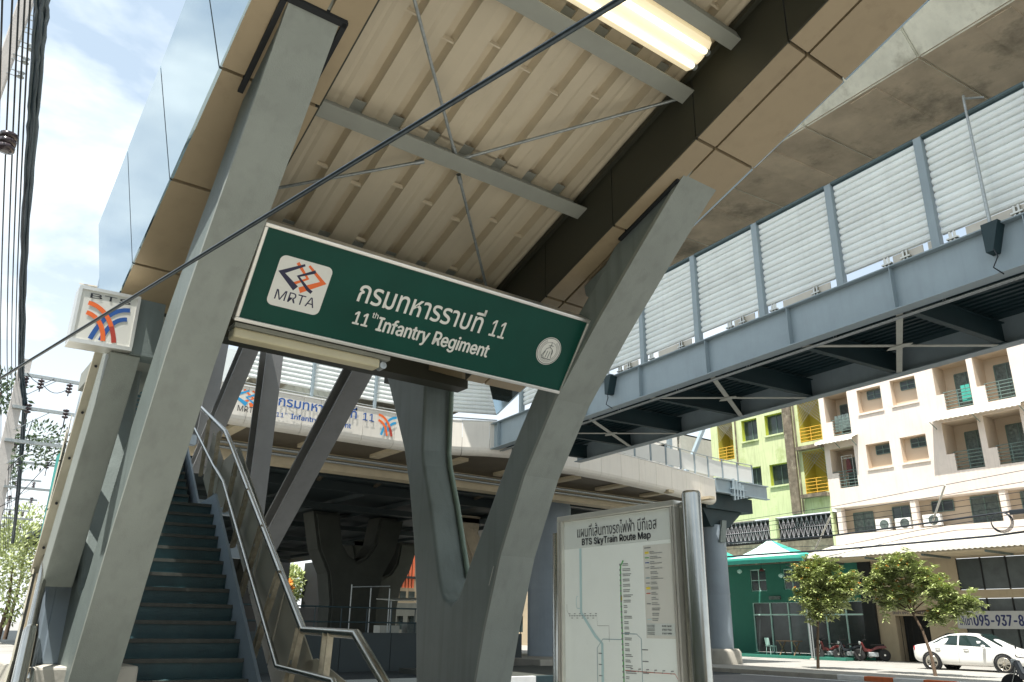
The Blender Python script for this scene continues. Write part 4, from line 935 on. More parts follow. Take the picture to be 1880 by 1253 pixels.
def leaves(b, c, R, n, size, sq=(1, 1, 1), up=.35, shell=.35):
    for _ in range(n):
        while True:
            q = Vector((random.uniform(-1, 1), random.uniform(-1, 1), random.uniform(-1, 1)))
            if shell < q.length < 1: break
        p = Vector(c) + Vector((q.x * R * sq[0], q.y * R * sq[1], q.z * R * sq[2]))
        d = (q + Vector((random.uniform(-.8, .8), random.uniform(-.8, .8), random.uniform(-.6, .8)))).normalized()
        sd = d.cross(Vector((random.uniform(-1, 1), random.uniform(-1, 1), random.uniform(-.2, 1)))).normalized()
        L_ = size * random.uniform(.7, 1.25); w_ = L_ * .2
        m_ = p + d * L_ * .5; nn = d.cross(sd) * w_ * .25
        b.add([p, m_ + sd * w_ + nn, p + d * L_, m_ - sd * w_ + nn], [(0, 1, 2), (0, 2, 3)])
for (x, y, z, R, n, m_, lab, h) in ((33.9, 86, 5.4, 2.2, 1500, 'leaf', 'sunlit green tree beyond the dark pier, behind the handrail', 1),
                            (32.3, 83, 4.9, .9, 420, 'leafdry', 'yellow-orange flowering shrub beyond the platform shade', 0),
                            (37.6, 86, 4.4, 1.4, 600, 'leaf', 'distant tree in the gap between the dark piers', 1)):
    t = thing('street_tree' if h else 'flowering_shrub', lab, 'tree' if h else 'shrub', (x, y, 0))
    b = B(); leaves(b, (x, y, z), R, n, .55, (1, 1, .9)); b.build('crown', m_, t)
    b = B(); b.tube([(x, y, -.2), (x + .1, y, z * .6), (x - .1, y, z)], .14, 7, r1=.06); b.build('trunk', 'bark', t)

# dark parked car beneath the platform (only its tail end shows)
def car(name, label, loc, rot, paint, group=None, plate=True):
    t = thing(name, label, 'car', (0, 0, 0), group)
    # stations: y along car (front +), (half width, sill z, belt z, roof z, roof half width)
    st = [(-2.26, .62, .48, .78, .80, .50), (-2.18, .80, .30, .88, .95, .60), (-1.95, .86, .24, .93, .985, .64), (-1.60, .875, .22, .95, 1.02, .62), (-1.15, .88, .20, .93, 1.27, .585), (-.70, .88, .19, .91, 1.40, .58),
          (-.15, .88, .18, .89, 1.435, .585), (.40, .88, .18, .87, 1.39, .58), (.85, .88, .19, .85, 1.20, .60), (1.30, .875, .20, .83, .93, .66), (1.60, .865, .21, .80, .86, .68), (1.95, .83, .23, .72, .79, .64), (2.18, .72, .28, .62, .68, .56), (2.28, .52, .36, .52, .56, .40)]
    b = B(); v = []; rows = []
    for (y, hw, sz, bz_, rz, rw) in st:
        r = [(0, sz), (hw * .8, sz), (hw * .97, sz + .06), (hw, sz + (bz_ - sz) * .45), (hw * .985, bz_ - .03), (hw * .95, bz_), (rw + (hw * .95 - rw) * .45, bz_ + (rz - bz_) * .55), (rw, rz - .045), (rw * .8, rz - .008), (0, rz)]
        rows.append([(x_, y, z_) for x_, z_ in r])
    m = len(rows[0])
    for s_ in (1, -1):
        vv = [(x_ * s_, y_, z_) for r in rows for x_, y_, z_ in r]
        fs = [(i * m + k, i * m + k + 1, (i + 1) * m + k + 1, (i + 1) * m + k) for i in range(len(rows) - 1) for k in range(m - 1)]
        fs += [tuple(range(m)), tuple(range((len(rows) - 1) * m, len(rows) * m))]
        b.add(vv, fs, True)
    body = b.build('body', paint, t, recalc=True)
    sub = body.modifiers.new('s', 'SUBSURF'); sub.levels = 1; sub.render_levels = 2
    def side(pts, s_, off=.015):
        bb = B(); out_ = []
        for y, z in pts:
            # interpolate body surface half width at (y,z)
            for i in range(len(st) - 1):
                if st[i][0] <= y <= st[i + 1][0]:
                    f_ = (y - st[i][0]) / (st[i + 1][0] - st[i][0]); q = [st[i][k] + (st[i + 1][k] - st[i][k]) * f_ for k in range(6)]; break
            _, hw, sz, bz_, rz, rw = q; g = max(0, min(1, (z - bz_) / max(.05, rz - .045 - bz_)))
            out_.append((s_ * (hw * .95 + (rw - hw * .95) * g + off), y, z))
        bb.add(out_, [tuple(range(len(out_)))] if s_ > 0 else [tuple(range(len(out_)))[::-1]]); return bb
    for s_ in (1, -1):
        side([(-1.42, .985), (-.72, .96), (-.34, .95), (-.34, 1.33), (-.70, 1.32), (-1.05, 1.20)], s_).build('rear_side_window', 'carglass', t)
        side([(-.28, .95), (.25, .93), (.98, .89), (.62, 1.16), (.36, 1.30), (-.02, 1.34), (-.28, 1.335)], s_).build('front_side_window', 'carglass', t)
        for y_ in (-1.42, 1.35):
            wl = B(); wl.lathe((s_ * .80, y_, .315), [(.315, -.095), (.32, -.06), (.32, .07), (.29, .095), (.235, .1), (.235, -.095)], 28, 'X'); w_ = wl.build('wheel', 'tyre', t)
            ar = B(); ar.lathe((s_ * .80, y_, .315), [(.375, -.05), (.385, .088), (.33, .088), (.33, -.05)], 28, 'X'); ar.build('wheel_arch', 'gap', w_)
            hb = B(); xx = s_ * .895
            hb.lathe((s_ * .86, y_, .315), [(.232, -.02), (.24, .04), (.215, .042), (.205, -.02)], 28, 'X'); hb.lathe((s_ * .875, y_, .315), [(.05, -.03), (.045, .025), (.0, .03)], 12, 'X')
            for k in range(10):
                a = 2 * PI * k / 10; hb.bar((xx, y_ + .04 * math.cos(a), .315 + .04 * math.sin(a)), (xx, y_ + .215 * math.cos(a), .315 + .215 * math.sin(a)), .035, .02, (1, 0, 0))
            hb.build('rim', 'alloy', w_)
        mb = B(); mb.lathe((s_ * .98, .72, .93), [(.0, -.13), (.05, -.11), (.065, -.02), (.06, .06), (.03, .11), (0, .12)], 12, 'X'); mb.build('mirror', paint, t)
        for y_ in (-1.1, .02): hb = B(); hb.bar((s_ * .9, y_ - .1, .80), (s_ * .9, y_ + .1, .80), .02, .025, (1, 0, 0)); hb.tube([(s_ * .89, y_ - .1, .80), (s_ * .91, y_, .80), (s_ * .89, y_ + .1, .80)], .016, 8); hb.build('door_handle', 'chrome', t)
        for y_ in (-.31, .95): db = side([(y_, .30), (y_ + .006, .30), (y_ + .006, .88), (y_, .88)], s_, .008 + .045 * .9); db.build('door_seam', 'gap', t)
        lb_ = B(); lb_.obox((s_ * .56, -2.26, .73), (s_ * .24, .12, 0), (0, .05, 0), (0, 0, .16)); lb_.build('tail_light', 'redlamp', t)
        lb_ = B(); lb_.obox((s_ * .48, 2.12, .56), (s_ * .30, -.22, .03), (0, .10, 0), (0, 0, .13)); lb_.build('headlight', 'lamp', t)
    wb = B(); wb.add([(-.66, 1.28, .945), (.66, 1.28, .945), (.53, .46, 1.395), (-.53, .46, 1.395)], [(0, 1, 2, 3)]); wb.build('windscreen', 'carglass', t)
    wb = B(); wb.add([(-.6, -1.56, 1.05), (.6, -1.56, 1.05), (.52, -.78, 1.405), (-.52, -.78, 1.405)], [(3, 2, 1, 0)]); wb.build('rear_window', 'carglass', t)
    if plate: pb = B(); pb.box(-.2, .2, 2.29, 2.3, .38, .5); pb.build('number_plate', 'awn', t)
    t.location = loc; t.rotation_euler = (0, 0, rot); return t
car('parked_car', 'white saloon car parked under the phone-number banner', (35.6, 16.35, 0), PI, 'carpaint')
car('parked_car', 'black car in the dark gap left of the thick round pier', (24.2, 34.3, -.13), PI * .83, 'blackpaint')
def hit(px, py, **k):
    """survey point: where the sight line through a point of the photograph meets the vertical or level plane given"""
    d = Vector((px - 940.0, py - 626.5, FOC)); r = Vector((AX.dot(d), AY.dot(d), AZ.dot(d))); c = Vector((0, 0, 1.42))
    (a, v), = k.items(); i = 'XYZ'.index(a); return c + r * ((v - c[i]) / r[i])
# ================================================================== FACADES (they face -X)
def wall(b, x, y0, y1, z0, z1, holes, depth):
    """front skin at x with reveals `depth` deep; holes = (ylo, yhi, zlo, zhi)"""
    ys = sorted({y0, y1, *[h[0] for h in holes], *[h[1] for h in holes]}); zs = sorted({z0, z1, *[h[2] for h in holes], *[h[3] for h in holes]})
    for ya, yb in zip(ys[:-1], ys[1:]):
        for za, zb in zip(zs[:-1], zs[1:]):
            cy, cz = (ya + yb) / 2, (za + zb) / 2
            if any(h[0] < cy < h[1] and h[2] < cz < h[3] for h in holes): continue
            b.add([(x, ya, za), (x, yb, za), (x, yb, zb), (x, ya, zb)], [(3, 2, 1, 0)])
    for a, c, e, f_ in holes:
        X = x + depth
        b.add([(x, a, e), (X, a, e), (X, a, f_), (x, a, f_)], [(0, 1, 2, 3)]); b.add([(x, c, e), (X, c, e), (X, c, f_), (x, c, f_)], [(3, 2, 1, 0)])
        b.add([(x, a, e), (x, c, e), (X, c, e), (X, a, e)], [(0, 1, 2, 3)]); b.add([(x, a, f_), (x, c, f_), (X, c, f_), (X, a, f_)], [(3, 2, 1, 0)])
    return b
def win(x, a, c, e, f_, parent, n=2, trans=False, m='glass', fm='rail', fw=.045):
    o = B().box(x, x + .02, a, c, e, f_).build('window', m, parent); b = B()
    b.box(x - .03, x - .002, a, c, e, e + fw); b.box(x - .03, x - .002, a, c, f_ - fw, f_)
    for k in range(n + 1): yy = a + (c - a) * k / n; b.box(x - .034, x - .001, yy - fw / 2, yy + fw / 2, e + fw, f_ - fw)
    if trans: b.box(x - .036, x - .0005, a, c, (e + f_) / 2 - .02, (e + f_) / 2 + .02)
    b.build('window_frame', fm, o); return o
def balrail(x, a, c, z0, z1, m, parent, n=6):
    b = B()
    for k in range(n): z = z0 + (z1 - z0) * k / (n - 1); b.tube([(x, a, z), (x, c, z)], .022, 6)
    for yy in (a, (a + c) / 2, c): b.tube([(x, yy, z0 - .05), (x, yy, z1)], .022, 6)
    return b.build('balcony_rail', m, parent)
pk = thing('apartment_block', 'pale pink four-storey apartment block with recessed windows and balconies', 'building', (44, 17, 0))
bal = [(24.1, 25.6, 9.05, 11.35), (24.1, 25.6, 12.05, 14.55), (17.35, 19.1, 9.15, 11.7), (15.35, 17.05, 9.15, 11.7), (17.35, 19.1, 12.3, 14.85), (15.35, 17.05, 12.3, 14.85),
       (24.1, 25.6, 15.0, 17.5), (17.35, 19.1, 15.3, 17.9), (15.35, 17.05, 15.3, 17.9), (8.6, 10.2, 9.15, 11.7), (8.6, 10.2, 12.3, 14.85)]
rec = [(22.06, 23.48, 13.05, 14.42), (20.08, 21.48, 13.1, 14.53), (22.0, 23.38, 9.9, 11.25), (20.0, 21.4, 9.93, 11.3), (22.06, 23.48, 16.1, 17.5), (20.08, 21.48, 16.1, 17.5),
       (12.6, 14.0, 13.1, 14.53), (12.6, 14.0, 9.93, 11.3), (10.7, 12.1, 13.1, 14.53), (10.7, 12.1, 9.93, 11.3)]
b = B(); wall(b, 42.0, 8, 25.92, 8.05, 18.6, bal, 1.5); bb = B()
# skin holes for both kinds
b = B(); wall(b, 42.0, 8, 25.92, 8.05, 18.6, bal + rec, .02)
b.box(42.03, 50, 8, 25.92, 18.4, 18.6); b.build('wall', 'pink', pk)
for h in rec:
    b = B(); a, c, e, f_ = h; wall(b, 42.021, a, c, e, f_, [(a + .001, c - .001, e + .001, f_ - .001)], .42)
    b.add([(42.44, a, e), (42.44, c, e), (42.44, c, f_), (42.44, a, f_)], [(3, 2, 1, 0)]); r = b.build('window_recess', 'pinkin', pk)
    b = B(); b.box(41.93, 42.0 - .002, a - .06, c + .06, e - .1, e - .003); b.build('sill', 'pink', r)
    wv = B(); w0, w1 = a + .22, a + 1.02; win(42.42, w0, w1, f_ - .58, f_ - .06, pk, 2, True)
for i, h in enumerate(bal):
    a, c, e, f_ = h; b = B(); wall(b, 42.021, a, c, e, f_, [(a + .001, c - .001, e + .001, f_ - .001)], 1.25)
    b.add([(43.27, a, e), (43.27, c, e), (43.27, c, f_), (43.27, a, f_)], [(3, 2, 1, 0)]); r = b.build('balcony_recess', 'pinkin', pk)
    win(43.24, a + .08, a + 1.22, e + .02, f_ - .40, pk, 2, False, 'curtain', 'rail', .05)
    balrail(42.05, a + .02, c - (.35 if i != 0 else .02), e + .08, e + .95, 'rail', pk)
    b = B(); b.box(42.002, 42.12, c - .38, c - .001, e, e + .88); b.build('parapet_end', 'pink', pk)
# awnings over the balconies
def awning(y0, y1, z, m, parent, x1=41.05, rise=.28, ribs=True):
    b = B(); n = max(2, int((y1 - y0) / .12)); v = []
    for k in range(n + 1):
        y = y0 + (y1 - y0) * k / n; w_ = .018 if k % 2 else -.018
        v += [(42 - .002, y, z + rise + w_), (x1 + .25, y, z + .10 + w_), (x1 + .06, y, z + .03 + w_), (x1, y, z - .12 + w_)]
    b.add(v, [(4 * k + j, 4 * k + j + 1, 4 * k + j + 5, 4 * k + j + 4) for k in range(n) for j in range(3)])
    o = b.build('awning', 'awn', parent); b = B(); b.add([(41.99, y0, z + rise - .06), (x1 + .1, y0, z), (x1 + .1, y1, z), (41.99, y1, z + rise - .06)], [(0, 1, 2, 3)]); b.build('awning_soffit', 'awnunder', o)
    b = B()
    for k in range(3): y = y0 + .15 + (y1 - y0 - .3) * k / 2; b = B(); b.bar((41.98, y, z - .35), (x1 + .1, y, z - .02), .03, .03); b.build('awning_bracket', 'rail', o)
    return o
awning(14.9, 19.5, 11.75, 'awn', pk); awning(23.75, 26.1, 11.68, 'awn', pk, 41.3)
# first floor set back, with pillars
b = B(); b.box(42.75, 43.0, 8, 25.9, 5.8, 8.04); b.build('first_floor_wall', 'pinkin', pk)
b = B(); b.box(41.95, 42.74, 8, 25.9, 7.97, 8.045); b.build('slab_edge', 'pink', pk)
b = B(); b.box(42.0, 42.2, 8, 25.9, 5.75, 6.5); b.build('parapet_band', 'pink', pk)
for y in (25.5, 21.25, 16.85, 12.5): b = B(); b.box(42.01, 42.4, y - .14, y + .14, 6.502, 7.968); b.build('pillar', 'pink', pk)
for a, c, e, f_, m_ in ((23.9, 25.05, 6.1, 7.72, 'curtain'), (21.8, 22.75, 7.05, 7.82, 'glass'), (19.5, 20.6, 7.3, 7.88, 'glass'), (17.35, 18.65, 6.1, 7.9, 'curtain'), (14.9, 16.3, 6.1, 7.9, 'curtain'), (10, 12, 6.1, 7.9, 'curtain')):
    win(42.72, a, c, e, f_, pk, 2, False, m_)
for a, c, e, f_ in ((22.75, 23.55, 6.55, 7.18), (21.6, 22.45, 6.55, 7.12), (20.05, 20.95, 6.58, 7.16)):
    t = thing('air_conditioner', ('left', 'middle', 'right')[(a < 22.7) + (a < 21)] + ' white air conditioner on the first-floor ledge of the pink block', 'air conditioner', (42.4, (a + c) / 2, e), 'air conditioners on the ledge')
    b = B(); b.box(42.2, 42.5, a, c, e, f_); b.build('case', 'white', t, bevel=.02)
    b = B(); b.lathe((42.19, a + (c - a) * .38, (e + f_) / 2), [(.25, 0), (.25, .008), (.0, .008)], 24, 'X'); b.build('fan_grille', 'curtain', t)
# ground floor
gf = thing('shop_unit', 'beige ground-floor shop unit with dark doorway and tall grey office glazing', 'shop', (43, 17, 0))
b = B(); wall(b, 42.5, 19.95, 24.5, 0, 5.6, [(21.6, 23.34, 0, 2.22)], .8); wall(b, 42.5, 8, 19.95, 0, 5.6, [(8.2, 19.8, 3.42, 4.93), (8.2, 19.8, .3, 3.02)], .12); b.box(42.62, 42.7, 19.96, 24.5, 2.3, 5.6); b.build('wall', 'beige', gf)
b = B(); b.box(43.3, 43.4, 21.4, 23.5, 0, 2.4); b.build('doorway_back', 'dark', gf)
b = B()
for k in range(6): b.tube([(42.7, 21.7 + k * .3, 0), (42.7, 21.7 + k * .3, 2.2)], .015, 6)
b.build('gate', 'dark', gf)
for e, f_ in ((3.42, 4.93), (.3, 3.02)):
    y = 19.8
    while y > 8.6:
        b = B(); b.box(42.58, 42.6, y - 1.12, y - .02, e + .02, f_ - .02); g_ = b.build('pane', 'greyglass', gf); b = B(); b.box(42.54, 42.61, y - .019, y + .04, e, f_); b.build('mullion', 'dark', gf); y -= 1.16
b = B(); b.box(42.3, 42.49, 22.6, 23.3, 2.72, 2.76); b.build('lamp_shelf', 'curtain', gf)
text('บ้าน 11', (42.5, 23.0, 2.56), (0, -1, 0), (0, 0, 1), .62, .17, 'navy', gf, bold=.02)
text('ให้เช่า 095-937-8879', (42.5, 23.45, 2.29), (0, -1, 0), (0, 0, 1), 1.75, .17, 'navy', gf, bold=.02)
bn = thing('phone_banner', 'long grey-white banner with a large dark blue telephone number above the white car', 'banner', (41.6, 16, 2))
b = B(); b.box(42.2, 42.24, 9, 20.05, 1.62, 2.42); b.build('sheet', mat('banner_cloth', (.42, .43, .42), .7, 0, .06, 3), bn)
bb_ = 'navybanner'; M[bb_] = mat('dark_blue_print', (.01, .02, .10), .6, 0, 0)
text('ให้เช่า', (42.2, 19.95, 1.78), (0, -1, 0), (0, 0, 1), .62, .48, bb_, bn, bold=.02); text('095-937-8879', (42.2, 19.25, 1.76), (0, -1, 0), (0, 0, 1), 2.95, .48, bb_, bn, bold=.02)
# long corrugated awning over the pavement
la = thing('street_awning', 'long pale corrugated awning sheltering the ground-floor shops', 'awning', (40.5, 17, 5.6))
b = B(); v = []; n = 150
for k in range(n + 1): y = 8 + 18 * k / n; w_ = .02 if k % 2 else -.02; v += [(41.98, y, 5.95 + w_), (39.3, y, 5.32 + w_), (39.15, y, 5.22 + w_), (39.1, y, 5.06 + w_)]
b.add(v, [(4 * k + j, 4 * k + j + 1, 4 * k + j + 5, 4 * k + j + 4) for k in range(n) for j in range(3)]); b.build('sheeting', 'awn', la)
b = B(); b.box(39.2, 41.97, 8, 26, 4.98, 5.04); b.build('lining', 'awnunder', la)
for k in range(7): b = B(); b.box(39.2, 41.9, 8.1 + k * 2.9, 8.2 + k * 2.9, 4.88, 4.975); b.build('rafter', 'curtain', la)

# lime green block
gr = thing('apartment_block', 'lime green apartment block with yellow balconies and black mould streaks', 'building', (44, 31, 0))
gw_ = [(30.45, 31.65, 12.82, 14.2), (28.56, 29.86, 12.9, 14.2), (28.55, 29.83, 9.75, 11.06), (30.45, 31.65, 9.75, 11.1), (30.45, 31.65, 15.6, 17), (28.56, 29.86, 15.6, 17)]
yb_ = [(25.98, 27.45, 12.05, 14.52), (25.98, 27.45, 9.0, 11.5), (32.38, 33.62, 11.85, 14.32), (32.38, 33.62, 8.9, 11.3), (25.98, 27.45, 15, 17.4)]
b = B(); wall(b, 42.05, 25.93, 34.2, 7.85, 18, gw_ + yb_, .02); b.box(42.07, 50, 25.93, 34.2, 17.8, 18); b.build('wall', 'lime', gr)
for a, c, e, f_ in gw_:
    b = B(); wall(b, 42.071, a, c, e, f_, [(a + .001, c - .001, e + .001, f_ - .001)], .35); b.build('window_reveal', mat('bright_yellow_green', (.50, .55, .07), .85, 0, .06) if 'bright_yellow_green' not in bpy.data.materials else bpy.data.materials['bright_yellow_green'], gr)
    win(42.40, a, c, e, f_, gr, 2, False); b = B(); b.box(41.95, 42.045, a - .05, c + .05, e - .1, e - .004); b.build('sill', 'lime', gr)
for a, c, e, f_ in yb_:
    b = B(); wall(b, 42.071, a, c, e, f_, [(a + .001, c - .001, e + .001, f_ - .001)], 1.2); b.add([(43.27, a, e), (43.27, c, e), (43.27, c, f_), (43.27, a, f_)], [(3, 2, 1, 0)]); b.build('balcony_recess', 'yellow', gr)
    b = B(); b.box(43.2, 43.24, a + .15, a + .75, e + .02, f_ - .7); b.build('balcony_door', 'wood', gr); balrail(42.06, a + .02, c - .02, e + .06, e + .85, 'railor', gr, 5)
    b = B()
    for k in range(7):
        q = k / 7; L_ = (c - a)
        for s_ in (1, -1):
            y0 = a + q * L_ if s_ > 0 else c - q * L_; z0 = f_; ln = min((c - y0) if s_ > 0 else (y0 - a), (f_ - e - .9))
            b.bar((42.09, y0, z0), (42.09, y0 + s_ * ln, z0 - ln), .012, .012)
    tag(b.build('wire_netting', 'flat', gr), kind='stuff')
b = B(); b.box(41.86, 42.045, 27.85, 28.42, 7.9, 18); b.build('service_shaft', 'mould', gr)
b = B(); b.tube([(41.9, 27.66, 7.9), (41.9, 27.66, 18)], .05, 8); b.tube([(41.95, 32.1, 11), (41.95, 32.05, 18)], .05, 8); b.build('down_pipe', 'mould', gr)
for z in (8.72, 11.55): b = B(); b.box(41.6, 42.045, 25.95, 27.6, z, z + .2); b.build('balcony_slab', 'mould', gr)
b = B(); b.box(42.4, 42.5, 25.93, 34.2, 6.4, 7.84); b.build('grille_backing', 'dark', gr)
b = B(); b.box(42.02, 42.35, 29.75, 30.2, 6.4, 7.84); b.build('pillar', 'lime', gr); b = B(); b.box(42.02, 42.35, 25.93, 26.05, 5.2, 7.84); b.build('pillar', 'lime', gr)
b = B()
for a, c in ((26.1, 29.7), (30.25, 34.1)):
    k = a
    while k < c - .3:
        b.bar((42.15, k, 6.55), (42.15, k + .32, 7.75), .02, .02); b.bar((42.17, k + .32, 6.55), (42.17, k, 7.75), .02, .02); b.bar((42.16, k, 6.5), (42.16, k, 7.8), .02, .02); k += .32
    for z in (6.55, 7.15, 7.75): b.bar((42.14, a, z), (42.14, c, z), .02, .025)
tag(b.build('window_grille', mat('pale_grille_paint', (.42, .38, .40), .5, 0, .1, 5), gr), kind='stuff')
b = B(); b.box(42.1, 42.5, 25.93, 34.2, 5.2, 6.39); b.build('base_band', 'mould', gr)
# emerald shop
ts = thing('cafe_shop', 'emerald green shopfront with white-framed glazing under fabric canopies', 'shop', (43, 29, 0))
b = B(); wall(b, 42.5, 24.55, 37, 0, 5.2, [(31.15, 32.3, 3.65, 4.93), (28.78, 29.92, 3.7, 4.87), (24.9, 32.3, .2, 2.98)], .12); b.build('wall', 'teal', ts)
for a, c, e, f_ in ((31.15, 32.3, 3.65, 4.93), (28.78, 29.92, 3.7, 4.87)): win(42.6, a, c, e, f_, ts, 2, True, 'glass', 'tentwhite', .05)
y = 32.28
for k in range(6):
    b = B(); b.box(42.6, 42.62, y - 1.2, y - .02, .22, 2.26); b.box(42.6, 42.62, y - 1.2, y - .02, 2.34, 2.96); b.build('glass_pane', 'glass', ts)
    b = B(); b.box(42.52, 42.625, y - .018, y + .04, .2, 2.98); b.build('mullion', 'tentwhite', ts); y -= 1.23
b = B(); b.box(42.515, 42.63, 24.9, 32.3, 2.262, 2.338); b.box(42.515, 42.63, 24.9, 32.3, 2.962, 2.99); b.build('transom', 'tentwhite', ts)
b = B(); b.box(42.3, 42.49, 24.3, 25.0, 0, 5.1); b.build('shade_block', 'dark', ts)  # near-black box paints in the shade of the gap between shops
b = B(); b.box(42.4, 42.49, 30.2, 31, 3.15, 3.35); b.build('name_plate', 'curtain', ts)
b = B(); b.box(39.5, 42.49, 24.6, 37, .005, .14); b.build('terrace', 'teal', ts)
for i, (y, z) in enumerate(((33.0, 4.3), (31.9, 4.75), (30.3, 4.75), (29.0, 4.4), (34.0, 4.5))):
    t = thing('hanging_lantern', ('white', 'pale green', 'red', 'mint', 'cream')[i] + ' small round lamp hanging before the emerald wall', 'lamp', (41, y, z), 'lamps hanging at the cafe')
    b = B(); b.lathe((41, y, z), [(.0, .13), (.08, .1), (.16, -.02), (.15, -.06), (0, -.06)] if i % 2 == 0 else [(0, -.14), (.12, -.08), (.15, 0), (.12, .08), (0, .14)], 14); b.build('shade', ('tentwhite', 'tentwhite', 'redpaint', 'tentwhite', 'awn')[i], t)
    b = B(); b.tube([(41, y, z + .12), (41, y, 5.2)], .008, 5); b.build('cord', 'cable', t)
def tent(y0, y1, x0, x1, ze, za, lab, ridge=0.5):
    t = thing('fabric_canopy', lab, 'canopy', ((x0 + x1) / 2, (y0 + y1) / 2, ze)); ya = y0 + (y1 - y0) * ridge; n = 8
    def curve(a, c_, m_):
        b = B(); ap = Vector(((x0 + x1) / 2, ya, za)); rows = []
        for i in range(n + 1):
            f_ = i / n; g = f_ ** 1.7; rows.append([Vector(a).lerp(Vector(c_), j / n).lerp(ap, f_) * 1.0 for j in range(n + 1)])
            for q in rows[-1]: q.z = ze + (za - ze) * g
        v = [p for r in rows for p in r]; b.add(v, [(i * (n + 1) + j, i * (n + 1) + j + 1, (i + 1) * (n + 1) + j + 1, (i + 1) * (n + 1) + j) for i in range(n) for j in range(n)], True); b.build('fabric_panel', m_, t)
    curve((x0, y1, ze), (x0, y0, ze), 'tentwhite' if True else 'tealmesh'); curve((x0, y0, ze), (x1, y0, ze), 'tealmesh'); curve((x1, y0, ze), (x1, y1, ze), 'tentwhite'); curve((x1, y1, ze), (x0, y1, ze), 'tealmesh')
    b = B(); b.box(x0 - .02, x0, y0, y1, ze - .22, ze); b.build('valance', 'tealmesh', t)
    b = B()
    for q in ((x0 + .05, y0 + .1), (x0 + .05, y1 - .1)): b.tube([(q[0], q[1], 0), (q[0], q[1], ze)], .03, 8)
    b.build('pole', 'galv', t)
tent(25.9, 31.4, 38.9, 42.4, 5.3, 6.45, 'pointed mint and green fabric canopy before the lime block', .62)
tent(31.5, 35.6, 38.9, 42.4, 5.35, 6.5, 'second pointed fabric canopy, partly hidden behind the round pier')
b = B(); b.box(38.6, 38.75, 25.9, 35.6, 4.95, 5.15); tag(b.build('green_netting', 'tealmesh'), 'strip of green shade netting along the canopy edge', 'netting')
# farther blocks down the street
def block(y0, y1, z1, m_, lab, x=42.2):
    t = thing('far_block', lab, 'building', (x + 3, (y0 + y1) / 2, 0)); b = B(); hs = []; y = y0 + .7
    while y < y1 - 1.6:
        z = 1.0
        while z < z1 - 1.5: hs.append((y, y + 1.3, z, z + 1.3)); z += 2.9
        y += 2.2
    wall(b, x, y0, y1, 0, z1, hs, .25); b.box(x + .05, x + 8, y0, y1, z1 - .1, z1); b.box(x + .3, x + 8, y0, y0 + .2, 0, z1); b.build('wall', m_, t)
    for h in hs: B().box(x + .24, x + .26, h[0], h[1], h[2], h[3]).build('window', 'glass', t)
block(37.3, 48, 14.5, 'awn', 'pale grey block behind the raking prop, partly hidden by the platform'); block(48.2, 62, 13, 'beige', 'beige block farther along the street beneath the platform', 42.6)
block(72, 95, 12, 'darkconc', 'grey block at the far end of the street beneath the platform')
# laundry, chairs, tables
lr = thing('laundry_rack', 'white laundry rack with a red garment on the lower left pink balcony', 'rack', (42.5, 24.6, 9.1))
b = B()
for y in (24.45, 25.1):
    for z in (9.2, 10.9): b.tube([(42.3, y, z), (42.8, y, z)], .015, 6)
    b.tube([(42.3, y, 9.1), (42.3, y, 10.9)], .015, 6); b.tube([(42.8, y, 9.1), (42.8, y, 10.9)], .015, 6)
b.tube([(42.3, 24.45, 10.9), (42.3, 25.1, 10.9)], .015, 6); b.tube([(42.3, 24.45, 10.75), (42.3, 25.1, 10.75)], .015, 6); b.build('frame', 'white', lr)
b = B(); b.prism([(24.7, 10.8), (24.62, 10.6), (24.55, 9.95), (24.9, 9.95), (24.86, 10.6), (24.78, 10.8)], 'X', 42.33, 42.37); tag(b.build('red_garment', 'redpaint', bevel=.01), 'red garment hanging on the white laundry rack', 'clothes')
for i, (y, z, m_, lab) in enumerate(((24.8, 12.3, 'curtain', 'dark patterned clothes drying on the upper left pink balcony'), (18.0, 12.5, 'tealmesh', 'turquoise cloth drying on the top balcony of the pink block'))):
    b = B()
    for k in range(4 if i == 0 else 2): y0 = y - .5 + k * .24; b.prism([(y0, z + 1.0), (y0 + .2, z + 1.0), (y0 + .22, z + .1), (y0 - .02, z + .1)], 'X', 42.25 + k * .02, 42.27 + k * .02)
    tag(b.build('drying_clothes', m_), lab, 'clothes')
def chair(x, y, rz, m_, lab):
    t = thing('cafe_chair', lab, 'chair', (0, 0, 0), 'chairs in front of the cafe')
    for sx in (-.19, .19):
        for sy in (-.18, .18): B().tube([(sx * 1.1, sy * 1.1, 0), (sx, sy, .44)], .016, 6).build('leg', m_, t)
    B().box(-.22, .22, -.22, .22, .44, .465).build('seat', m_, t, bevel=.01)
    b = B(); b.obox((-.21, .19, .50), (.42, 0, 0), (0, .02, 0), (0, .06, .38)); b.build('backrest', m_, t, bevel=.01)
    t.location = (x, y, .14); t.rotation_euler = (0, 0, rz)
chair(40.3, 29.6, 1.2, 'tentwhite', 'white folding chair beside the wooden table'); chair(40.4, 32.6, -1.0, 'bluedark', 'dark blue chair near the round pier'); chair(40.6, 33.5, 2.0, 'bluedark', 'dark chair closest to the round pier')
def table(x, y, lab):
    t = thing('cafe_table', lab, 'table', (x, y, .14)); B().box(x - .35, x + .35, y - .6, y + .6, .86, .9).build('tabletop', 'wood', t)
    for s_ in (-.45, .45):
        b = B(); b.bar((x - .3, y + s_, .14), (x + .3, y + s_, .86), .05, .03); b.bar((x + .3, y + s_, .14), (x - .3, y + s_, .86), .05, .03); b.build('trestle', 'wood', t)
table(40.3, 28.4, 'wooden trestle table in front of the emerald shopfront')
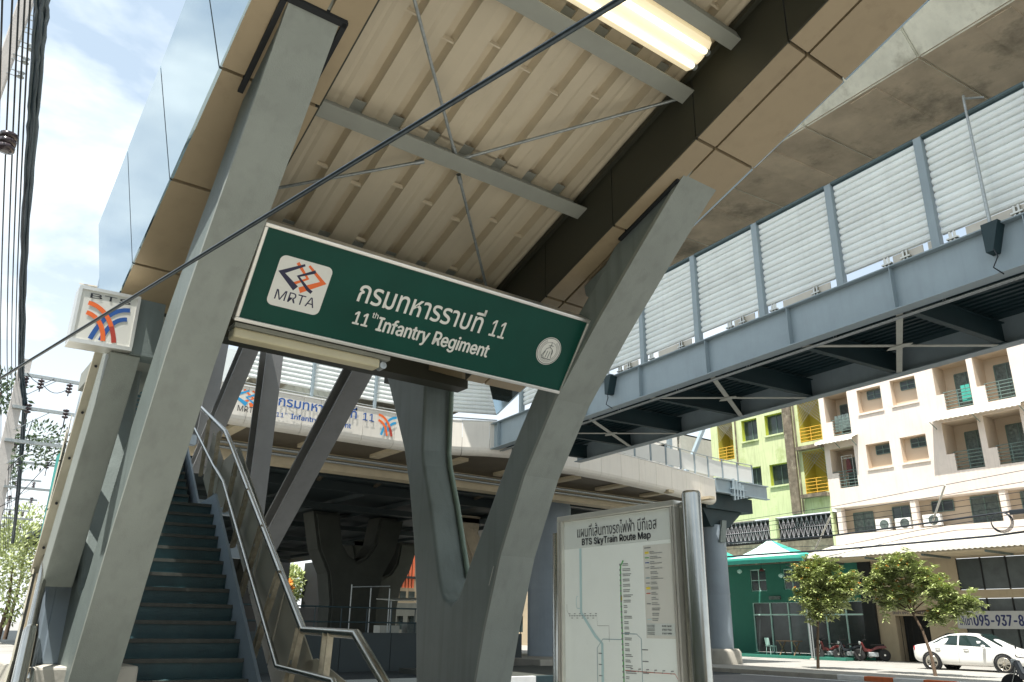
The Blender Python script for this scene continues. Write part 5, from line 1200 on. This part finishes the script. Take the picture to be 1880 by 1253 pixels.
def moto(loc, rz, m_, lab):
    t = thing('motorbike', lab, 'motorbike', (0, 0, 0), 'motorbikes parked along the shopfronts')
    for y in (-.62, .62):
        b = B(); b.lathe((0, y, .29), [(.22, -.035), (.28, -.045), (.295, 0), (.28, .045), (.22, .035)], 22, 'X'); w_ = b.build('wheel', 'tyre', t)
        b = B()
        for k in range(8): a = PI * k / 4; b.bar((0, y, .29), (0, y + .22 * math.cos(a), .29 + .22 * math.sin(a)), .012, .012, (1, 0, 0))
        b.lathe((0, y, .29), [(.05, -.04), (.05, .04)], 10, 'X'); b.build('rim', 'alloy', w_)
    b = B(); b.sweep([(-.75, .62), (-.3, .58), (.1, .42), (.38, .45), (.5, .85), (.42, .92), (.3, .60), (.05, .55), (-.25, .72), (-.7, .75)], (-.1, 0, 0), (0, 1, 0), (0, 0, 1), (.2, 0, 0)); b.build('body', m_, t, recalc=True, bevel=.02)
    b = B(); b.box(-.12, .12, -.65, .02, .74, .81); b.build('seat', 'tyre', t, bevel=.03)
    b = B(); b.tube([(-.06, .62, .29), (-.06, .42, .85)], .02, 6); b.tube([(.06, .62, .29), (.06, .42, .85)], .02, 6); b.build('fork', 'chrome', t)
    b = B(); b.tube([(-.33, .28, 1.0), (-.12, .38, .98), (.12, .38, .98), (.33, .28, 1.0)], .014, 6); b.build('handlebar', 'tyre', t)
    b = B(); b.lathe((0, .52, .86), [(.0, -.05), (.08, -.03), (.09, .04), (0, .06)], 12, 'Y'); b.build('headlight', 'lamp', t)
    for s_ in (-1, 1): b = B(); b.tube([(s_ * .2, .34, 1.0), (s_ * .24, .30, 1.16)], .006, 5); b.lathe((s_ * .25, .3, 1.2), [(0, -.01), (.045, 0), (0, .01)], 8, 'Y'); b.build('mirror', 'tyre', t)
    b = B(); b.box(-.14, .14, -.3, .2, .2, .42); b.build('engine', 'galv', t, bevel=.03)
    b = B(); b.tube([(.14, .1, .2), (.15, -.7, .28)], .04, 8); b.build('exhaust', 'chrome', t)
    t.location = loc; t.rotation_euler = (0, .1, rz)
moto((40.3, 25.9, .01), .75, 'redpaint', 'dark red motorbike beside the left street tree'); moto((40.6, 25.0, .01), 1.0, 'blackpaint', 'black motorbike standing behind the red one'); moto((40.8, 23.9, .01), .8, 'redpaint', 'red motorbike left of the dark shop doorway')
p = hit(1876, 1251, Z=.3); moto((p.x, p.y - .35, -.12), -.1, 'blackpaint', 'black motorbike cut off at the lower right corner')
# ---------------------------------------------------------------- street trees
def stree(x, base, joints, crowns, lab, seed):
    random.seed(seed); t = thing('street_tree', lab, 'tree', (x, base, 0), 'small broad-leaved trees on the far pavement')
    b = B(); b.tube([(x, base, -.05)] + [(x + dx, y, z) for dx, y, z in joints], .065, 9, r1=.035); b.build('trunk', 'bark', t)
    b = B(); top = joints[-1]
    for (dx, y, z, R, n) in crowns:
        b.tube([(x + top[0], top[1], top[2]), (x + dx * .5 + top[0] * .5, (top[1] + y) / 2 + .05, (top[2] + z) / 2), (x + dx, y, z)], .028, 6, r1=.01)
        for _ in range(5): q = Vector((random.uniform(-1, 1), random.uniform(-1, 1), random.uniform(-.5, 1))) * R * .8; b.tube([(x + dx, y, z), (x + dx + q.x, y + q.y, z + q.z)], .01, 5)
    b.build('branches', 'bark', t); b = B(); f_ = B()
    for (dx, y, z, R, n) in crowns:
        for _ in range(n // 8):
            q = Vector((random.gauss(0, .45), random.gauss(0, .45), random.gauss(0, .4))) * R; c = Vector((x + dx, y, z)) + q; out_ = q.normalized() if q.length else Vector((0, 0, 1))
            for k in range(14):
                a = 2 * PI * k / 14 + random.uniform(-.3, .3); d = (Vector((math.cos(a), math.sin(a), random.uniform(-.35, .55))) + out_ * .3).normalized(); L_ = random.uniform(.14, .25)
                sd = d.cross(Vector((0, 0, 1))).normalized() * L_ * .2; p0 = c + Vector((0, 0, random.uniform(-.06, .06))); m_ = p0 + d * L_ * .5 + Vector((0, 0, .02))
                b.add([p0, m_ + sd, p0 + d * L_ - Vector((0, 0, .02)), m_ - sd], [(0, 1, 2), (0, 2, 3)])
            if random.random() < .14:
                for k in range(5): f_.lathe(c + Vector((random.uniform(-.05, .05), random.uniform(-.05, .05), .05 + random.uniform(-.03, .03))), [(0, -.022), (.026, 0), (0, .022)], 5)
    b.build('foliage', 'leaf', t); f_.build('flowers', 'leafdry', t)
stree(30.4, 20.2, [(0, 20.12, .7), (.02, 20.0, 1.7), (0, 19.85, 2.2)], [(0, 19.9, 3.9, .45, 420), (0, 20.35, 3.55, .55, 700), (-.2, 19.5, 3.4, .65, 1000), (.2, 18.9, 3.1, .65, 1000), (0, 19.3, 2.5, .6, 800), (0, 20.1, 2.6, .65, 900), (-.2, 19.9, 2.1, .4, 420), (.3, 18.5, 3.3, .35, 260), (0, 19.2, 3.9, .35, 260)], 'left of two small flowering street trees, in front of the emerald shop', 11)
stree(29.7, 15.15, [(0, 15.2, .7), (.05, 15.4, 1.5), (0, 15.65, 2.1)], [(0, 16.9, 3.0, .5, 600), (0, 16.3, 3.45, .6, 900), (-.2, 15.6, 3.7, .55, 750), (.1, 15.1, 3.2, .55, 800), (0, 15.9, 2.7, .55, 700), (-.1, 14.5, 2.85, .45, 500), (0, 14.2, 2.25, .5, 700), (.1, 13.7, 2.35, .35, 320), (0, 14.8, 1.95, .35, 350), (0, 16.5, 2.4, .4, 350)], 'right flowering street tree with a leaning trunk, in front of the white car', 12)
t = thing('street_post', 'thin pale post on the far pavement between the trees and the cafe', 'post', (38, 27.2, 0)); b = B(); q = hit(1492, 1212, Z=0); b.tube([(q.x, q.y, 0), (q.x, q.y, 2.6)], .05, 8); b.build('pole', 'galv', t); b = B(); b.lathe((q.x, q.y, 0), [(.15, 0), (.13, .06), (.06, .08)], 12); b.build('base', 'kerb', t)
# ---------------------------------------------------------------- overhead cables on the right
def cablepx(pts, X, r, name, lab, cat='cable', group=None):
    b = B(); P = [hit(px, py, X=X) for px, py in pts]; Q = []
    for i in range(len(P) - 1):
        for k in range(4): Q.append(P[i].lerp(P[i + 1], k / 4))
    Q.append(P[-1]); Q = [P[0] + (P[0] - P[1]) * 1.0] + Q + [P[-1] + (P[-1] - P[-2]) * 1.0]; b.tube(Q, r, 6); return tag(b.build(name, 'cable'), lab, cat, group)
def z4(pts): return [(1240 + a / 2.914, 823 + c / 2.914) for a, c in pts]
cablepx(z4([(260, 508), (550, 490), (850, 467), (1250, 415), (1700, 352), (1865, 330)]), 38.2, .045, 'power_cable', 'thick black cable sagging across the pink block above the awning')
cablepx(z4([(270, 582), (560, 562), (850, 545), (1300, 505), (1700, 470), (1865, 448)]), 38.3, .05, 'power_cable', 'thick black cable lowest of all, along the awning edge and fabric canopies')
for i, q in enumerate(([(260, 400), (850, 312), (1400, 205), (1865, 118)], [(260, 425), (850, 345), (1400, 258), (1865, 180)], [(260, 440), (850, 375), (1400, 300), (1865, 232)], [(260, 470), (850, 402), (1400, 330), (1865, 268)], [(400, 500), (900, 440), (1400, 370), (1865, 300)], [(300, 540), (900, 520), (1300, 440), (1700, 372)], [(900, 560), (1250, 480), (1500, 440), (1865, 420)])):
    cablepx(z4(q), 38.0 + .1 * i, .014, 'service_wire', ('topmost thin wire across the pink facade, just below the lower balconies', 'second thin wire from the top across the pink facade', 'third thin wire from the top, across the first-floor windows', 'fourth thin wire from the top, over the air conditioners', 'fifth thin wire, just above the upper thick cable', 'slack thin wire rising from the mint canopy to the cable coil', 'short slack wire just above the street awning')[i], 'wire', 'thin wires across the facades')
t = thing('cable_coil', 'coil of black cable hanging from the overhead lines at the right edge', 'cable', hit(1838, 955, X=38)); b = B()
for k in range(4):
    c = hit(1838 + k * .7, 958 + k * .5, X=38 + .02 * k); b.tube([(c.x, c.y + (.40 + .02 * k) * math.cos(a), c.z + (.38 + .02 * k) * math.sin(a)) for a in [2 * PI * j / 20 for j in range(21)]], .014, 5)
b.build('coil', 'cable', t)
c = hit(1868, 940, X=38); b = B(); b.box(c.x - .1, c.x + .1, c.y - .6, c.y + .3, c.z - .1, c.z + .1); b.build('splice_box', 'cable', t, bevel=.03)
for (p, q, lab) in (((1497, 1008), (1525, 948), 'pale slanted rod bracing the overhead cables before the lime block'), ((1711, 962), (1735, 891), 'pale slanted rod bracing the cables before the pink block')):
    a, c = hit(*p, X=38.6), hit(*q, X=37.6); b = B(); b.tube([a, c], .045, 8); tag(b.build('cable_strut', 'awn'), lab, 'rod')

# ================================================================== LEFT SIDE: POLES AND LINES
def disc_stack(b, p, n, r, d):
    for k in range(n): b.lathe(Vector(p) + Vector(d) * (k * .11), [(.03, -.05), (r, -.02), (r, .02), (.03, .05)], 10)
np_ = thing('utility_pole', 'near pale concrete utility pole with porcelain spools, in the top left corner', 'pole', (-.75, 14, 0))
b = B(); pr_ = [(-.13, 12.2), (-.19, 10.7), (-.82, 0)]; P = []
b.sweep([(-.33 - .42, 0), (-.82 + .1, 0), (-.12, 12.4), (-.36, 12.4)], (0, 13.9, 0), (1, 0, 0), (0, 0, 1), (0, .3, 0)); b.build('shaft', mat('pale_pole_concrete', (.50, .47, .44), .8, 0, .1, 3, .2, 30), np_, recalc=True, bevel=.02)
for k, (px, py) in enumerate(((76, 40), (66, 62), (57, 88), (47, 112), (38, 138))):
    c = hit(px, py, Y=13.9); b = B(); b.lathe(c, [(.02, -.05), (.06, -.045), (.035, -.015), (.035, .015), (.06, .045), (.02, .05)], 12); b.build('spool', 'galv', np_)
    b = B(); b.bar(c - Vector((.2, 0, .05)), c + Vector((.03, 0, -.05)), .02, .01); b.bar(c - Vector((.2, 0, -.05)), c + Vector((.03, 0, .05)), .02, .01); b.build('spool_bracket', 'galv', np_)
b = B(); c = hit(13, 262, Y=12.5)
for k in range(3): b.lathe(c + Vector((0, 0, -.1 + .1 * k)), [(.05, -.05), (.12, -.035), (.12, .035), (.05, .05)], 14)
tag(b.build('cable_spool', 'insul'), 'dark stacked insulator at the left edge', 'insulator')
pts = [hit(82, -40, Y=8.2), hit(76, 30, Y=9.2), hit(68, 130, Y=10.6), hit(59, 250, Y=12.6), hit(47, 400, Y=16.5), hit(41, 560, Y=22), hit(40, 690, Y=28.5), hit(46, 740, Y=29.8), hit(34, 900, Y=38), hit(22, 1010, Y=52)]
b = B(); Q = []
for i in range(len(pts) - 1):
    for k in range(6): q = pts[i].lerp(pts[i + 1], k / 6); Q.append(q + Vector((random.uniform(-.005, .005), 0, random.uniform(-.005, .005))))
b.tube(Q, .05, 8)
for off in ((.05, .02), (-.04, .04), (.01, -.05), (.05, -.04), (-.05, -.03)): b.tube([q + Vector((off[0] + random.uniform(-.012, .012), 0, off[1] + random.uniform(-.012, .012))) for q in Q], .022, 6)
tag(b.build('cable_bundle', mat('blue_black_cable', (.012, .035, .055), .55, 0, .2, 20)), 'thick dark bundle of cables running down the left edge of the sky', 'cable')
for i, (a, c) in enumerate(((24, 2), (36, 14), (47, 22), (57, 29), (66, 34), (5, -3))):
    b = B(); A, C_ = hit(a, -30, Y=9.5), hit(c, 700, Y=30); b.tube([A.lerp(C_, k / 12) - Vector((0, 0, .5 * 4 * (k / 12) * (1 - k / 12) * .6)) for k in range(13)], .012, 6)
    b.tube([C_, hit(c * .45, 1010, Y=52)], .012, 5); tag(b.build('overhead_wire', 'cable'), ('second thin wire from the left edge of the photo', 'third thin wire from the left edge', 'fourth thin wire from the left edge', 'fifth thin wire from the left, second nearest the thick bundle', 'thin wire nearest the thick dark cable bundle', 'leftmost thin wire, cut by the left edge')[i], 'wire', 'thin wires at the left edge')
pm_ = bpy.data.materials['pale_pole_concrete']
for i, (x, y, h) in enumerate(((2.02, 30, 9.6), (3.0, 41, 9.6), (4.0, 54, 9.6), (5.3, 70, 9.6))):
    t = thing('utility_pole', ('pale concrete pole with three steel crossarms left of the small box sign', 'second concrete pole down the left pavement, behind the crossarm pole', 'third concrete pole down the left pavement, among leaves', 'farthest concrete pole at the left edge')[i], 'pole', (x, y, 0))
    b = B(); b.prism([(x - .17, y - .14), (x + .17, y - .14), (x + .17, y + .14), (x - .17, y + .14)], 'Z', 0, h); b.build('shaft', pm_, t)
    for j, z in enumerate((h - .55, h - 1.65, h - 2.75)):
        b = B(); b.box(x - .1, x + 1.75, y - .24, y - .14, z - .05, z + .05); arm = b.build('crossarm', 'galv', t); b = B(); b.bar((x + .1, y - .18, z - .75), (x + 1.0, y - .18, z - .03), .04, .02); b.build('brace', 'galv', arm)
        if j < 2:
            for q in ((.35, 1.45) if j else (.1, .55, 1.4)):
                b = B(); disc_stack(b, (x + q, y - .2, z - .35 if j == 0 else z - .12), 3, .10, (0, 0, 1)); b.tube([(x + q, y - .2, z - .5), (x + q, y - .2, z + .02)], .02, 6); b.build('insulator', 'insul', t)
    if i == 0:
        b = B()
        for (a, c) in (((x + .1, h - .5), (x + .9, h - .55)), ((x + .55, h - .75), (x + 1.4, h - .8)), ((x + .1, h - 1.1), (x + .6, h - 1.7))):
            b.tube([(a[0] + (c[0] - a[0]) * k / 8, y - .25, a[1] + (c[1] - a[1]) * k / 8 - .25 * math.sin(PI * k / 8)) for k in range(9)], .012, 5)
        for q in (.55, 1.45): b.tube([(x + q, y - .2, h - 2), (x + q - .1, y + .0, h - 3.2), (x + q - .9, y, h - 4.6), (x + .1, y, h - 4.9)], .012, 5)
        b.build('jumper_wire', 'cable', t)
# trees behind the poles
random.seed(5)
for i, (px, py, Y, R, n, lab) in enumerate(((22, 1050, 62, 2.6, 2600, 'sunlit green roadside tree low at the left edge'), (48, 990, 75, 2.2, 1800, 'narrow green roadside tree beside the emerald hoarding'), (-30, 860, 60, 2.0, 1000, 'dark leafy tree crown behind the poles at the left edge'), (2, 720, 46, 1.3, 420, 'pale feathery tree top behind the left cables'))):
    c = hit(px, py, Y=Y); t = thing('roadside_tree', lab, 'tree', (c.x, c.y, 0), 'trees along the left pavement')
    b = B(); leaves(b, c, R, n, .34, (1, 1, 1.25 if i < 2 else .9), shell=.1); b.build('crown', 'leaf' if i in (0, 1) else 'leaf2', t)
    b = B(); b.tube([(c.x, c.y, 0), (c.x + .2, c.y, c.z * .6), (c.x, c.y, c.z)], .16, 8, r1=.05); b.build('trunk', 'bark', t)
for i, (px, py, Y) in enumerate(((62, 835, 34), (75, 800, 34))):
    c = hit(px, py, Y=Y); b = B(); leaves(b, c, 1.0, 260, .20, (1, 1, .5), shell=.05); b.tube([c - Vector((1.2, 0, .3)), c], .03, 5); tag(b.build('leafy_branch', 'leaf2'), kind='stuff', label= ('wispy dark leafy branch below the crossarms', 'small leafy twig right beside the crossarm wires')[i], cat='branch')
# emerald building and gate house at the left
tl = thing('teal_hoarding', 'narrow emerald green building edge with dark window behind the stair plinth', 'building', (4, 26, 0))
b = B(); b.box(3.05, 5.2, 25.5, 25.6, 2.9, 5.9); b.box(3.05, 3.15, 25.6, 26.2, 2.9, 5.9); b.build('wall', 'tealbld', tl)
b = B(); b.box(3.25, 5.2, 25.42, 25.5, .4, 2.6); b.build('window', 'glass', tl)
b = B(); b.box(3.0, 5.3, 25.3, 25.5, 2.62, 2.88); b.build('lintel', 'kick', tl)
b = B(); b.box(3.02, 3.2, 25.35, 25.5, 0, 2.6); b.box(3.1, 5.2, 25.3, 25.44, 0, .4); b.build('frame', 'beige', tl)
b = B()
for z in (.7, 1.0): b.box(3.1, 5.2, 25.25, 25.32, z, z + .05)
b.build('barrier_rail', 'white', tl)
b = B(); b.box(3.45, 3.9, 24.6, 25.1, 4.7, 6.6)
for k in range(12): b.box(3.42, 3.93, 24.55, 24.6, 4.75 + k * .15, 4.82 + k * .15)
tag(b.build('louvred_box', 'white', bevel=.01), 'white louvred box mounted high beside the emerald building', 'box')
q = hit(38, 1170, Z=0); t = thing('green_post', 'short green post standing on the left pavement', 'post', (q.x, q.y, 0)); q = hit(44, 1180, Y=16); b = B(); b.tube([(q.x, 16, 0), (q.x, 16, .95)], .07, 10); b.build('post', 'tealbld', t); b = B(); b.lathe((q.x, 16, 0), [(.12, .0), (.1, .06), (.07, .07)], 10); b.build('base', 'tealbld', t)
# unseen trees and house added to shade the columns and fill the mirror cladding
random.seed(9)
for i in range(9):
    y = -14 + i * 4.4; x = -6.6 + random.uniform(-.5, .5); t = thing('roadside_tree', 'dense unseen tree added beside the near pavement to shade the columns', 'tree', (x, y, 0), 'unseen trees added for shade')
    b = B(); leaves(b, (x, y, 4.6), 2.6, 1300, .75, (1, 1, 1.15), shell=.2); b.build('crown', 'leaf2', t); b = B(); b.tube([(x, y, 0), (x, y, 4.6)], .2, 8, r1=.1); b.build('trunk', 'bark', t)
t = thing('added_house', 'plain beige house added behind the viewer to cut the light', 'building', (-2, -18, 0)); b = B(); b.box(-10, 6.4, -26, -16, 0, 9); b.build('wall', 'beige', t)
for k in range(4):
    for z in (1.2, 4.6): b = B(); b.box(-8.5 + k * 3.6, -6.7 + k * 3.6, -15.99, -15.95, z, z + 1.8); b.build('window', 'glass', t)
# unseen wall added at far left, to shade and show in the cladding
b = B(); b.box(-9, -8.8, -20, 60, 0, 2.4); tag(b.build('added_wall', 'beige', bevel=.02), 'long beige wall added unseen behind the left pavement', 'wall')
